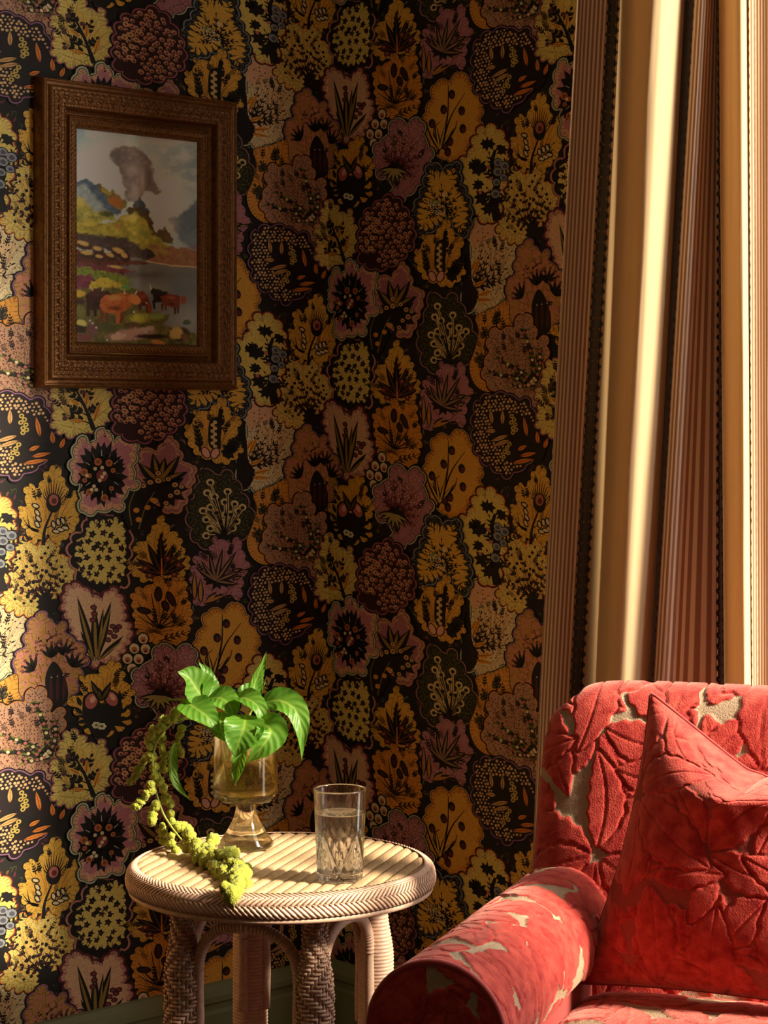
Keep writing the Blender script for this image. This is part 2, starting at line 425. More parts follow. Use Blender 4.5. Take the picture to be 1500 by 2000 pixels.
# --- I : speckled yellow with orange scallops
w.crop('c6'); p, nn = w.body([(150, 1330), (240, 1350), (330, 1400), (410, 1350), (480, 1380), (510, 1480), (600, 1500), (640, 1620), (620, 1720), (560, 1820), (500, 1800), (430, 1880), (330, 1980), (230, 1990), (120, 1960), (30, 1900), (30, 1820), (90, 1750), (70, 1600), (90, 1480), (110, 1380)], PYE, 24, 30, [(14, DRK), (9, ORG)], 2)
w.fill(p, 26, 6, BRO, 9, .94, .45, 5, 4)
w.spiky(400, 1900, 90, 110, 13, DRK, 11, .4, 2)
for a, L in ((135, 420), (105, 360), (70, 330), (160, 300), (45, 260)): w.spray(370, 1850, a, L, 4, DRK, 10, 34, 58, .9, 8, 0, MRN)
g = w.fill(p, 74, 17, DRK, 11, .8, .4, 5, 9, .3)
# --- H : pink rim, pale yellow with dark flowers
w.crop('c6'); p, nn = w.body([(850, 1120), (920, 1150), (990, 1110), (1070, 1150), (1120, 1260), (1110, 1470), (1090, 1720), (1000, 1760), (870, 1790), (680, 1730), (660, 1620), (600, 1480), (620, 1330), (720, 1260), (740, 1160)], DRK, 16, 28, [(14, S('b0756a')), (-22, DRK), (-34, S('5a3a20'))], 3)
c0 = p.mean(0); q = c0 + (p - c0) * .80; p2, n2 = w.outline(q[::6], 110, 26, 30, 8); w.ring(p2, n2, 0, PYE, 9)
for x, y in w.fill(p2, 82, 5, ORA, 11, .92, .25, 6, 12): w.spiky(x, y, 27, 27, 5, DRK, 10, .6, int(x)); w.dot(x, y + 3, 8, MRN, 12, 6)
w.hairs(p2, n2, 34, 12, DRK, 10, 3, 4)
# --- G : yellow leaf with the peacock berry
w.crop('c6'); p, nn = w.body([(490, 705), (560, 840), (600, 960), (650, 905), (685, 915), (665, 1040), (690, 1140), (640, 1260), (560, 1340), (480, 1395), (410, 1310), (300, 1370), (240, 1310), (190, 1220), (155, 1120), (155, 1065), (215, 1040), (205, 930), (245, 860), (330, 880), (390, 760)], YEL, 24, 26, [], 4, .5, 20)
for i in range(11):
    a = math.radians(20 + i * 14); w.stroke([(460 + math.cos(a) * 30, 1040 - math.sin(a) * 30), (460 + math.cos(a) * 80, 1020 - math.sin(a) * 110), (460 + math.cos(a) * 105 + 8, 1010 - math.sin(a) * 190)], 16, 3, DRK, 9)
w.dot(460, 1025, 66, DRK, 10, 14, 85); w.dot(460, 1000, 42, S('a05a4a'), 11, 12, 50); w.dot(465, 1008, 22, MRN, 12, 10, 26)
w.stroke([(370, 1390), (385, 1250), (450, 1090)], 34, 14, DRK, 10)
for (x, y, r) in ((305, 1050, -.4), (320, 1110, .2), (330, 1160, .1), (320, 1210, .2), (540, 1180, .4), (500, 1190, .5), (460, 1210, .5), (480, 1270, -.6), (520, 1255, -.6), (560, 1240, -.6)): w.dot(x, y, 40, DRK, 11, 9, 24, r + .8); w.dot(x, y, 27, CRM, 12, 9, 13, r + .8)
for (x1, y1) in ((190, 1150), (200, 1200), (230, 1120), (215, 1245)): w.stroke([(330, 1270), (260, 1240), (x1, y1)], 26, 3, DRK, 9)
w.spray(400, 1240, 25, 210, 4, DRK, 10, 20, 50, .9, 8)
for (x, y) in ((300, 1330), (360, 1350), (480, 1340)): w.stroke([(x, y), (x - 30, y + 20), (x - 50, y + 60)], 6, 4, ORG, 11)
# --- D : golden round with berries
w.crop('c4'); p, nn = w.body([(520, 620), (600, 690), (640, 780), (700, 830), (720, 940), (690, 1010), (710, 1080), (620, 1220), (560, 1330), (470, 1400), (330, 1330), (250, 1270), (220, 1100), (230, 960), (280, 860), (290, 750), (370, 700), (450, 690)], ORA, 16, 18, [(10, TAN), (4, DRK)], 5)
c0 = p.mean(0); w.ring(c0 + (p - c0) * .86, nn, 0, S('d8983a'), 9)
w.stroke([(330, 1330), (380, 1180), (420, 980), (425, 740)], 26, 6, DRK, 10); w.stroke([(370, 1240), (450, 1000), (570, 800)], 18, 4, DRK, 10); w.stroke([(340, 1300), (470, 1140), (500, 1040)], 14, 5, DRK, 10); w.stroke([(320, 1260), (300, 1120), (350, 1050)], 16, 5, DRK, 10)
for x, y in ((455, 815), (385, 945), (540, 955), (285, 1065), (550, 1110), (440, 1220), (420, 1310), (395, 1255)): w.dot(x, y, 30, DRK, 11, 10, 42); w.dot(x + 4, y + 8, 18, MRN, 12, 8, 24)
for a in (100, 75, 55, 120): w.leaf(350, 1300, 350 + math.cos(math.radians(a)) * 230, 1300 - math.sin(math.radians(a)) * 250, 38, DRK, 10); w.leaf(350, 1290, 350 + math.cos(math.radians(a)) * 200, 1290 - math.sin(math.radians(a)) * 220, 14, YEL, 11)
# --- S : yellow with black stars and grey berries
w.crop('c4'); p, nn = w.body([(740, 1090), (830, 1100), (900, 1170), (930, 1300), (930, 1500), (900, 1620), (880, 1760), (850, 1860), (760, 1920), (680, 1860), (600, 1730), (550, 1560), (540, 1380), (610, 1330), (640, 1220), (680, 1130)], PYE, 18, 26, [(14, MRN), (6, ORG)], 6)
c0 = p.mean(0); w.ring(c0 + (p - c0) * .84, nn, 0, S('d8b45c'), 9)
w.stroke([(850, 1900), (815, 1720), (850, 1560), (800, 1420), (830, 1290)], 80, 24, DRK, 10)
for a in (60, 100, 130, 30): w.spray(820, 1560, a, 230, 5, DRK, 10, 22, 60, .8, 9); w.spray(840, 1760, a + 20, 150, 3, DRK, 10, 22, 50, .8, 9)
for x, y, r in ((760, 1240, 58), (690, 1440, 66), (680, 1590, 44), (720, 1700, 58), (880, 1290, 44), (780, 1800, 60), (860, 1730, 40), (640, 1420, 38)): w.spiky(x, y, r, r, 8, DRK, 11, .55, int(x + y))
for x, y, r in ((850, 1400, 34), (910, 1430, 38), (850, 1480, 38), (900, 1530, 30), (840, 1570, 32), (830, 1670, 38)): w.dot(x, y, r + 7, DRK, 12, 10); w.dot(x, y, r, GRY, 13, 10); w.dot(x + 3, y + 3, r * .55, S('4c4a54'), 14, 8)
for x, y in ((790, 1540), (700, 1660), (770, 1440)): w.dot(x, y, 16, DPK, 13, 7)
# --- X : yellow leaf with the dark palm
w.crop('w'); p, nn = w.body([(900, 1660), (935, 1730), (985, 1780), (1005, 1860), (1035, 1920), (1015, 1985), (970, 2025), (905, 2000), (840, 2025), (790, 1995), (757, 1940), (790, 1890), (785, 1820), (835, 1790)], YEL, 20, 17, [], 7, .5, 12)
for a, L in ((92, 230), (72, 180), (110, 190), (140, 150), (40, 150), (20, 120), (160, 120)): w.leaf(905, 1990, 905 + math.cos(math.radians(a)) * L, 1990 - math.sin(math.radians(a)) * L, 38, DRK, 9); w.stroke([(905, 1985), (905 + math.cos(math.radians(a)) * L * .8, 1985 - math.sin(math.radians(a)) * L * .8)], 5, 2, S('7a4a20'), 10)
w.spray(905, 1990, 90, 200, 5, DRK, 9, 16, 60, .6, 8); w.stroke([(905, 2020), (903, 1900)], 8, 5, ORG, 11)
for x, y in ((830, 1950), (980, 1940), (850, 1990), (960, 1990), (930, 1900)): w.spiky(x, y, 22, 18, 6, MRN, 10, .5, x); w.dot(x, y, 7, S('a86a3a'), 11, 6)
# --- N : cream coral on green
w.crop('w'); p, nn = w.body([(1100, 1400), (1150, 1440), (1220, 1420), (1280, 1510), (1320, 1600), (1350, 1680), (1320, 1780), (1290, 1800), (1200, 1810), (1130, 1850), (1060, 1820), (1040, 1760), (1020, 1650), (1060, 1540), (1080, 1450)], S('2a2616'), 14, 14, [(9, DRK), (6, S('8f6660')), (1, DRK)], 8, .6, 10)
w.fill(p, 15, 4, S('55582c'), 9, .95, .45, 5, 5)
tr = (1195, 1780)
for (x, y) in ((1130, 1480), (1115, 1540), (1150, 1560), (1215, 1530), (1200, 1590), (1130, 1620), (1095, 1640), (1110, 1690), (1160, 1650), (1250, 1600), (1270, 1640), (1230, 1660), (1180, 1700), (1260, 1700), (1240, 1740), (1130, 1740), (1290, 1620), (1110, 1780), (1205, 1660)):
    w.stroke([tr, ((x + tr[0]) / 2 + 8, (y + tr[1]) / 2), (x, y)], 16, 12, S('c9b176'), 10); w.dot(x, y, 21, S('c9b176'), 10, 9)
for (x, y) in ((1130, 1480), (1115, 1540), (1150, 1560), (1215, 1530), (1200, 1590), (1130, 1620), (1095, 1640), (1110, 1690), (1160, 1650), (1250, 1600), (1270, 1640), (1230, 1660), (1180, 1700), (1260, 1700), (1240, 1740), (1130, 1740), (1290, 1620), (1110, 1780), (1205, 1660)):
    w.dot(x, y + 2, 11, DRK, 12, 7); w.stroke([tr, ((x + tr[0]) / 2 + 8, (y + tr[1]) / 2), (x, y)], 5, 3, DRK, 11)
w.spiky(1190, 1790, 70, 26, 9, DRK, 13, .4, 3)
# --- W : mauve plume
w.crop('c4'); p, nn = w.body([(560, 40), (590, 170), (640, 290), (600, 370), (580, 500), (560, 600), (450, 560), (330, 640), (220, 680), (190, 500), (190, 350), (240, 220), (310, 220), (350, 100), (380, 60), (450, 90), (500, 70)], MAU, 20, 28, [], 9, .5, 18)
w.spiky(380, 440, 90, 80, 10, DRK, 9, .5, 6)
for a, L in ((100, 280), (80, 330), (62, 360), (120, 220), (140, 200), (35, 260), (5, 190)): w.leaf(370, 470, 370 + math.cos(math.radians(a)) * L, 470 - math.sin(math.radians(a)) * L, 42, DRK, 10); w.leaf(375, 450, 370 + math.cos(math.radians(a)) * L * .85, 470 - math.sin(math.radians(a)) * L * .85, 18, S('8a6a50'), 11)
for (a, b2, c, d) in ((215, 640, 215, 380), (260, 660, 260, 430), (280, 660, 440, 550), (300, 650, 380, 540)): w.leaf(a, b2, c, d, 48, DRK, 10); w.leaf(a, b2 - 10, c, d + 16, 26, BRO, 11)
for (x, y) in ((540, 330), (480, 390), (590, 330), (540, 400)): w.leaf(x - 50, y + 20, x + 40, y - 20, 30, DRK, 10); w.leaf(x - 30, y + 14, x + 20, y - 8, 10, TAN, 11)
# --- C : orange with figs
w.crop('w'); p, nn = w.body([(880, 65), (930, 90), (1010, 65), (1020, 150), (1045, 250), (1030, 370), (990, 430), (900, 450), (800, 390), (780, 300), (770, 190), (800, 140), (850, 120)], S('cc8830'), 22, 15, [], 10, .5, 14)
for a, L in ((100, 190), (80, 200), (60, 170), (125, 160), (20, 120), (40, 130), (145, 110)): w.stroke([(890, 350), (890 + math.cos(math.radians(a)) * L * .6, 350 - math.sin(math.radians(a)) * L * .5), (890 + math.cos(math.radians(a)) * L, 350 - math.sin(math.radians(a)) * L)], 9, 3, DRK, 9)
for x, y, r, a in ((888, 165, 36, 1.6), (945, 185, 38, 1.2), (825, 260, 27, .2), (920, 225, 24, 1.3)): w.dot(x, y, r + 6, DRK, 10, 12, 19, a); w.dot(x, y, r - 6, S('4a2026'), 11, 10, 11, a)
for i in range(12): a = math.radians(-20 + i * 20); w.stroke([(870, 370), (870 + math.cos(a) * 90, 380 - math.sin(a) * 70)], 8, 2, S('6a4416'), 9)
w.spray(890, 420, 25, 140, 4, S('3a2410'), 10, 12, 40, .7, 5)
# --- B : pale tulip
w.crop('c1'); p, nn = w.body([(810, 590), (880, 600), (940, 650), (1000, 680), (1060, 600), (1110, 630), (1150, 750), (1150, 850), (1190, 910), (1160, 1060), (1090, 1170), (1000, 1190), (940, 1230), (880, 1120), (820, 980), (790, 860), (760, 770), (770, 660)], S('c08a78'), 24, 24, [(14, MRN)], 11, .5, 12)
c0 = p.mean(0); w.ring(c0 + (p - c0) * .88, nn, 0, S('cfa784'), 9)
for (a, b2, c, d, ww) in ((955, 1190, 850, 680, 52), (960, 1190, 1060, 700, 60), (950, 1190, 870, 950, 34), (980, 1180, 1140, 970, 40), (965, 1180, 955, 720, 54), (975, 1190, 1010, 760, 44)): w.leaf(a, b2, c, d, ww, DRK, 10); w.leaf(a, b2, c, d + 30, ww * .36, S('8a7030'), 11)
for (x, y) in ((950, 760), (955, 810), (945, 860), (1070, 900), (1050, 950), (1090, 930), (1110, 900), (1080, 980), (1040, 1010)): w.dot(x, y, 22, DRK, 12, 8); w.dot(x, y, 15, S('7a3034'), 13, 7)
# --- scale berries
w.base = w.hi + 1e-5
for (x, y) in ((1195, 1235), (1165, 1155), (1238, 1155), (1210, 1070), (1285, 1070), (1268, 985)): w.dot(x, y, 44, DRK, 0, 12, 52); w.dot(x, y, 33, CRM, 1, 12, 42); w.dot(x, y + 10, 20, S('a86a50'), 2, 9, 24); w.dot(x, y + 18, 10, MRN, 3, 7)
# --- P : tan lobed with dark pods
w.crop('c1'); p, nn = w.body([(560, 790), (640, 790), (680, 880), (760, 890), (790, 1000), (870, 1050), (900, 1180), (860, 1300), (840, 1420), (780, 1500), (690, 1480), (640, 1380), (500, 1420), (440, 1330), (430, 1150), (430, 1060), (490, 1030), (510, 900)], S('b08048'), 18, 26, [(14, DRK), (9, PUR), (2, DRK)], 12)
w.fill(p, 52, 22, S('b87a62'), 9, .92, .5, 7, 3, .4)
for (x, y, a0) in ((680, 1080, 90), (560, 1150, 140), (760, 1080, 70), (820, 1180, 60)):
    for a in (-60, -30, 0, 30, 60): aa = math.radians(a0 + a); w.leaf(x, y + 60, x + math.cos(aa) * 90, y + 20 - math.sin(aa) * 90, 26, DRK, 10); w.dot(x + math.cos(aa) * 84, y + 24 - math.sin(aa) * 84, 13, S('6a3a3a'), 11, 6)
w.poly(w.W(catmull([(690, 1170), (640, 1260), (640, 1380), (680, 1500), (740, 1530), (790, 1490), (790, 1380), (750, 1250)], 30, True)), DRK, 12)
for x in (680, 720, 760): w.leaf(x, 1500, x + (x - 710) * .3, 1250, 26, S('4e2422'), 13); w.dot(x, 1290, 6, CRM, 14, 5)
# --- T : plain golden with side twigs
w.crop('c1'); p, nn = w.body([(140, 1290), (300, 1240), (440, 1200), (460, 1350), (480, 1420), (400, 1500), (330, 1650), (330, 1800), (380, 1900), (250, 1930), (130, 1850), (80, 1700), (130, 1560), (170, 1430)], S('c98a36'), 0, 0, [], 13)
for (x, y, a) in ((250, 1450, 110), (230, 1560, 60), (200, 1700, 80), (215, 1640, 120), (340, 1360, 95), (240, 1830, 40), (300, 1840, 20)): w.spray(x, y + 50, a, 90, 2, DRK, 9, 40, 66, .9, 10, 0, S('5a5030'))
# --- V : pink dotted with berry branches
w.crop('c3'); p, nn = w.body([(560, 710), (650, 780), (670, 900), (750, 910), (770, 1010), (720, 1130), (700, 1260), (660, 1300), (690, 1440), (640, 1540), (600, 1440), (500, 1380), (400, 1360), (330, 1330), (240, 1250), (220, 1150), (270, 1000), (260, 900), (320, 830), (420, 840), (490, 800)], S('a47c62'), 18, 30, [(10, DRK), (5, ORG)], 14)
w.fill(p, 26, 6, MRN, 9, .9, .4, 5, 5)
ctr = (660, 1250)
for (x, y) in ((560, 820), (340, 1060), (480, 1290), (700, 980), (260, 1180)):
    pts = [ctr, ((x + ctr[0]) / 2 + 25, (y + ctr[1]) / 2), (x, y)]
    w.stroke(pts, 56, 22, S('3a3616'), 10)
    cc = catmull(pts, 13)
    for k in range(13):
        for sg in (-1, 1): w.leaf(cc[k][0], cc[k][1], cc[k][0] + sg * 34 - 4, cc[k][1] - 30 * (1 if k % 2 else -.6), 16, DRK if k % 3 else S('6a6a2a'), 11)
    for k in range(1, 12, 2): w.dot(cc[k][0], cc[k][1], 13, CRM if k % 4 == 1 else S('a85a58'), 12, 7)
# --- E : beaded disc
w.crop('c2'); p, nn = w.body([(180, 210), (300, 190), (420, 190), (500, 240), (600, 260), (650, 360), (690, 470), (680, 620), (600, 760), (520, 800), (420, 850), (330, 790), (240, 740), (160, 640), (130, 520), (125, 380), (140, 280)], S('221516'), 16, 26, [(14, DRK), (10, PUR), (3, DRK), (0, S('94555a'))], 15)
w.ring(p, nn, -8, S('221516'), 9)
hole = catmull([(260, 320), (380, 330), (520, 360), (640, 420), (690, 600), (620, 740), (470, 720), (400, 720), (420, 600), (280, 560), (300, 440)], 30, True)
w.fill(p, 31, 10, S('c9a070'), 10, .95, .18, 6, 3, .25, hole)
for (a, b2, c, d) in ((300, 420, 280, 300), (390, 430, 390, 310), (440, 520, 280, 560), (450, 560, 300, 600), (600, 540, 570, 380), (690, 600, 680, 500), (740, 640, 770, 560), (520, 640, 600, 610), (480, 740, 660, 720), (540, 690, 680, 670), (330, 480, 240, 470)): w.leaf(a, b2, c, d, 52, DRK, 11); w.leaf(a, b2, c, d, 34, ORG if a > 450 else TAN, 12); w.stroke([(a, b2), (c, d)], 5, 2, S('6a2a18'), 13)
w.poly(w.W(catmull([(420, 460), (520, 560), (680, 600), (740, 560), (760, 640), (700, 740), (560, 680), (440, 600), (380, 500)], 30, True)), DRK, 11)
for k, (x, y) in enumerate(((470, 370), (490, 400), (465, 420), (500, 440), (480, 465), (505, 480), (480, 500), (450, 590), (430, 620), (410, 650), (440, 660), (400, 690))): w.dot(x, y, 24, DRK, 13, 9); w.dot(x, y, 19, S('b59a4e'), 14, 9); w.dot(x, y, 8, DRK, 15, 6)
# --- Q : mauve plume with the sage rim
w.crop('w'); p, nn = w.body([(890, 440), (960, 460), (1040, 440), (1060, 560), (1100, 620), (1070, 740), (1000, 830), (920, 900), (880, 880), (880, 780), (810, 760), (780, 680), (790, 580), (850, 540)], S('a06a72'), 16, 16, [(11, DRK), (8, SAG), (3, DRK)], 16)
for a, L in ((95, 210), (75, 220), (55, 210), (35, 180), (115, 180), (135, 130), (10, 130), (-20, 110)): w.spray(905, 720, a, L * .85, 3, S('5a2430'), 9, 11, 42, .55, 9)
w.spiky(905, 715, 50, 42, 9, DRK, 10, .5, 5)
for a in (-170, -150, -120, -95, -70, -45, -20): w.leaf(890, 710, 890 + math.cos(math.radians(a)) * 95, 710 - math.sin(math.radians(a)) * 95, 30, DRK, 11); w.leaf(890, 712, 890 + math.cos(math.radians(a)) * 82, 712 - math.sin(math.radians(a)) * 82, 14, S('a09050'), 12)
w.fill(p, 20, 4, S('d09a90'), 9, .9, .4, 5, 5, .3, [(800, 640), (1100, 640), (1100, 900), (800, 900)])
# --- A : golden with two pink eggs
w.crop('c1'); p, nn = w.body([(1090, 1170), (1140, 1260), (1150, 1340), (1215, 1420), (1170, 1540), (1180, 1680), (1080, 1760), (980, 1800), (870, 1700), (840, 1600), (790, 1480), (870, 1440), (870, 1300), (950, 1290), (1010, 1210)], S('d29a34'), 20, 26, [], 17, .5, 18)
w.poly(w.W(catmull([(900, 1450), (880, 1540), (890, 1640), (950, 1780), (1010, 1800), (1080, 1700), (1130, 1580), (1110, 1480), (1010, 1520)], 40, True)), DRK, 9)
w.spiky(990, 1640, 150, 110, 13, DRK, 10, .5, 4)
for (x, y, a) in ((935, 1500, .2), (1060, 1480, -.35)): w.dot(x, y, 52, DRK, 11, 14, 78, a); w.dot(x, y, 38, S('a85a52'), 12, 14, 62, a); w.dot(x + 8, y - 14, 18, S('cf9a86'), 13, 9, 30, a)
for (a, b2) in ((930, 1330), (1060, 1340), (980, 1390), (1040, 1400), (960, 1400)): w.leaf(995, 1500, a, b2, 46, DRK, 13); w.leaf(995, 1490, a, b2 + 20, 14, S('5a4a1e'), 14)
for (x, y) in ((965, 1690), (1000, 1700)):
    for k in range(6): w.dot(x + 17 * math.cos(k * 1.05), y + 17 * math.sin(k * 1.05), 12, S('d8cfa8'), 14, 7)
    w.dot(x, y, 10, S('6a4a18'), 15, 7)
for (a, b2, c, d) in ((870, 1540, 850, 1460), (880, 1600, 830, 1540), (1120, 1600, 1170, 1540), (1120, 1500, 1110, 1420)): w.leaf(a, b2, c, d, 30, DRK, 11)
# --- R : spiky gold with the slate rim
w.crop('w'); p, nn = w.body([(1100, 690), (1170, 720), (1240, 690), (1260, 800), (1310, 920), (1300, 1060), (1250, 1080), (1200, 980), (1130, 1030), (1030, 1080), (1000, 960), (1050, 850), (1070, 760)], DRK, 20, 14, [(15, DRK), (11, S('70757a')), (5, DRK)], 18)
w.fill(p, 17, 6, S('4e5048'), 9, 1.02, .3, 5, 4)
c0 = p.mean(0); q = c0 + (p - c0) * .84; p2, n2 = w.outline(q[::6], 160, 34, 20, 8, .9); w.ring(p2, n2, 0, YEL, 10)
w.hairs(p2, n2, 34, 8, DRK, 11, 4, 3)
for a, L in ((90, 170), (65, 160), (115, 150), (40, 140), (145, 120), (10, 120), (170, 100), (205, 100), (-15, 110)): w.spray(1155, 950, a, L * .8, 3, DRK, 12, 12, 36, .6, 6)
w.dot(1170, 860, 14, CRM, 14, 8); w.dot(1115, 905, 22, S('7a7a3a'), 13, 9); w.fill(catmull([(1080, 890), (1150, 900), (1180, 960), (1110, 970)], 20, True), 14, 5, CRM, 14, 1, .3, 5)
# --- F : golden with the pale pair below
w.crop('w'); p, nn = w.body([(1190, 990), (1230, 1080), (1285, 1110), (1260, 1200), (1290, 1290), (1210, 1370), (1130, 1360), (1050, 1320), (1005, 1220), (1010, 1160), (1045, 1150), (1050, 1080), (1110, 1080)], S('d29a3a'), 20, 16, [], 19, .5, 13)
w.stroke([(1180, 1060), (1170, 1150), (1170, 1290)], 22, 16, DRK, 10); w.spray(1175, 1200, 88, 140, 5, DRK, 10, 14, 26, 1., 10)
w.spray(1080, 1310, 98, 150, 5, DRK, 9, 18, 46, .5, 10); w.spray(1210, 1310, 55, 110, 4, DRK, 9, 26, 52, .8, 14); w.spiky(1215, 1300, 34, 40, 8, DRK, 9, .5, 2)
w.poly(w.W(catmull([(1150, 1110), (1120, 1150), (1120, 1270), (1160, 1290), (1180, 1200), (1175, 1120)], 24, True)), DRK, 11)
for k in range(9): w.dot(1150 - 3 * (k % 2) * 4, 1140 + k * 17, 11, S('c9a86a'), 12, 7)
for x, a in ((1105, -.4), (1150, .4)): w.dot(x, 1315, 24, MRN, 12, 11, 36, a); w.dot(x, 1315, 17, S('cf9a80'), 13, 11, 29, a)
# --- K : soft yellow oak twig leaf
w.crop('c2'); p, nn = w.body([(800, -40), (870, 10), (930, 80), (1000, 60), (1030, 170), (1080, 210), (1060, 330), (1020, 420), (950, 490), (870, 530), (800, 545), (700, 480), (690, 400), (700, 280), (670, 200), (720, 160), (740, 60)], PYE, 22, 26, [(9, S('94565a'))], 20, .5, 12)
w.stroke([(950, 490), (900, 330), (820, 130)], 34, 8, DRK, 9)
for (x, y, a, L) in ((910, 380, 150, 150), (890, 300, 135, 150), (860, 230, 120, 140), (915, 380, 60, 120), (890, 290, 70, 150), (930, 440, 160, 200)): w.spray(x, y, a, L * .8, 2, DRK, 10, 34, 60, .7, 9)
for (a, b2, c, d) in ((950, 420, 990, 260), (900, 430, 800, 420), (860, 300, 800, 260), (900, 300, 910, 190)): w.leaf(a, b2, c, d, 30, ORA, 12); w.stroke([(a, b2), (c, d)], 4, 2, DRK, 13)
for (x, y) in ((790, 160), (880, 200), (765, 290), (770, 410)): w.dot(x, y, 20, S('5a3434'), 12, 8)
# --- M : leaf-mauve with berries
w.crop('w'); p, nn = w.body([(820, 1310), (880, 1320), (940, 1240), (980, 1310), (1000, 1380), (1050, 1400), (1030, 1520), (980, 1640), (920, 1640), (850, 1560), (800, 1500), (780, 1420), (800, 1350)], S('a4686c'), 18, 14, [(12, DRK), (8, S('6a2e34')), (5, S('b08a5a')), (0, S('6a2e34'))], 21)
c0 = p.mean(0); w.ring(c0 + (p - c0) * .92, nn, 0, S('b58a6a'), 9); w.ring(c0 + (p - c0) * .84, nn, 0, S('9a606a'), 10)
for a, L in ((100, 170), (60, 190), (30, 150), (130, 150), (80, 150)): w.leaf(890, 1500, 890 + math.cos(math.radians(a)) * L, 1500 - math.sin(math.radians(a)) * L, 52, DRK, 11); w.leaf(890, 1490, 890 + math.cos(math.radians(a)) * L * .85, 1490 - math.sin(math.radians(a)) * L * .85, 18, S('8a6a30'), 12)
w.spiky(900, 1520, 90, 90, 12, DRK, 11, .4, 4)
for (x, y, r) in ((885, 1440, 13), (885, 1480, 15), (850, 1490, 13), (960, 1500, 14), (970, 1540, 15), (930, 1470, 12), (940, 1560, 12), (990, 1510, 11), (820, 1510, 12), (870, 1590, 16), (850, 1620, 12), (920, 1600, 12)): w.dot(x, y, r + 4, DRK, 13, 9); w.dot(x, y, r, S('c29a5e'), 14, 8); w.dot(x, y, r * .4, MRN, 15, 6)
# --- stem pods under M
w.base = w.hi + 1e-5
w.poly(w.W(catmull([(770, 1510), (850, 1560), (860, 1650), (800, 1760), (740, 1700), (730, 1580)], 30, True)), DRK, 0)
for (x, y) in ((790, 1640), (800, 1690), (862, 1585), (838, 1625)): w.dot(x, y, 14, S('c98a3a'), 2, 8)
w.stroke([(800, 1740), (830, 1620), (870, 1540)], 6, 4, S('7a6a30'), 1); w.stroke([(770, 1720), (760, 1620), (790, 1520)], 6, 4, S('7a6a30'), 1)
# --- J : dark-centred mauve flower, sage double rim
w.crop('c6'); p, nn = w.body([(900, 400), (960, 490), (1060, 480), (1160, 540), (1130, 680), (1130, 800), (1170, 870), (1060, 940), (1030, 1060), (900, 1075), (720, 1105), (690, 1040), (700, 900), (640, 830), (610, 720), (630, 620), (650, 520), (710, 470), (780, 540), (840, 440)], S('c9987c'), 18, 28, [(26, DRK), (20, SAG), (9, DRK), (4, S('b5a078'))], 22)
c0 = p.mean(0); w.ring(c0 + (p - c0) * .86, nn, 0, S('b0727a'), 9)
w.spiky(860, 770, 185, 250, 22, DRK, 10, .3, 7); w.spiky(880, 800, 190, 200, 18, DRK, 10, .25, 3)
for (x, y, r) in ((835, 670, 34), (930, 680, 32), (715, 760, 34), (870, 790, 52), (760, 790, 22), (965, 745, 22), (890, 980, 32), (720, 830, 22), (760, 930, 30), (950, 900, 22)): w.dot(x, y, r, S('a8602a') if r != 52 else S('7a3030'), 11, 9); w.dot(x, y, r * .5, S('7a3a20'), 12, 7)
for (x, y) in ((800, 880), (780, 910), (820, 910), (740, 790), (870, 720), (810, 730), (870, 800), (850, 830), (890, 770)): w.dot(x, y, 17, CRM, 13, 7)
for a in range(12): aa = a * .52; w.stroke([(870 + math.cos(aa) * 120, 770 + math.sin(aa) * 150), (870 + math.cos(aa) * 165, 770 + math.sin(aa) * 205)], 9, 4, SAG if a % 2 else S('6a6a50'), 12)
# --- L : fish-scale pink
w.crop('w'); p, nn = w.body([(770, 930), (870, 870), (940, 920), (990, 1010), (1000, 1120), (960, 1190), (860, 1260), (780, 1270), (710, 1230), (700, 1120), (715, 1000)], S('3a1a1c'), 16, 15, [(12, DRK), (8, S('94505a')), (2, DRK)], 23)
for x, y in w.fill(p, 30, 12, S('b98264'), 10, .95, .25, 7, 6, .2, [(690, 1180), (800, 1180), (800, 1290), (690, 1290)]): w.dot(x + 2, y + 3, 6, MRN, 11, 6); w.stroke([(x - 9, y + 9), (x - 4, y + 18)], 5, 2, DRK, 12)
for (x, y) in ((745, 990), (740, 1060), (740, 1120), (770, 1100), (765, 1040), (790, 1060), (760, 1160), (800, 1010)): w.dot(x, y, 14, S('c9a06a'), 13, 8); w.dot(x, y, 7, S('8a4a48'), 14, 6)

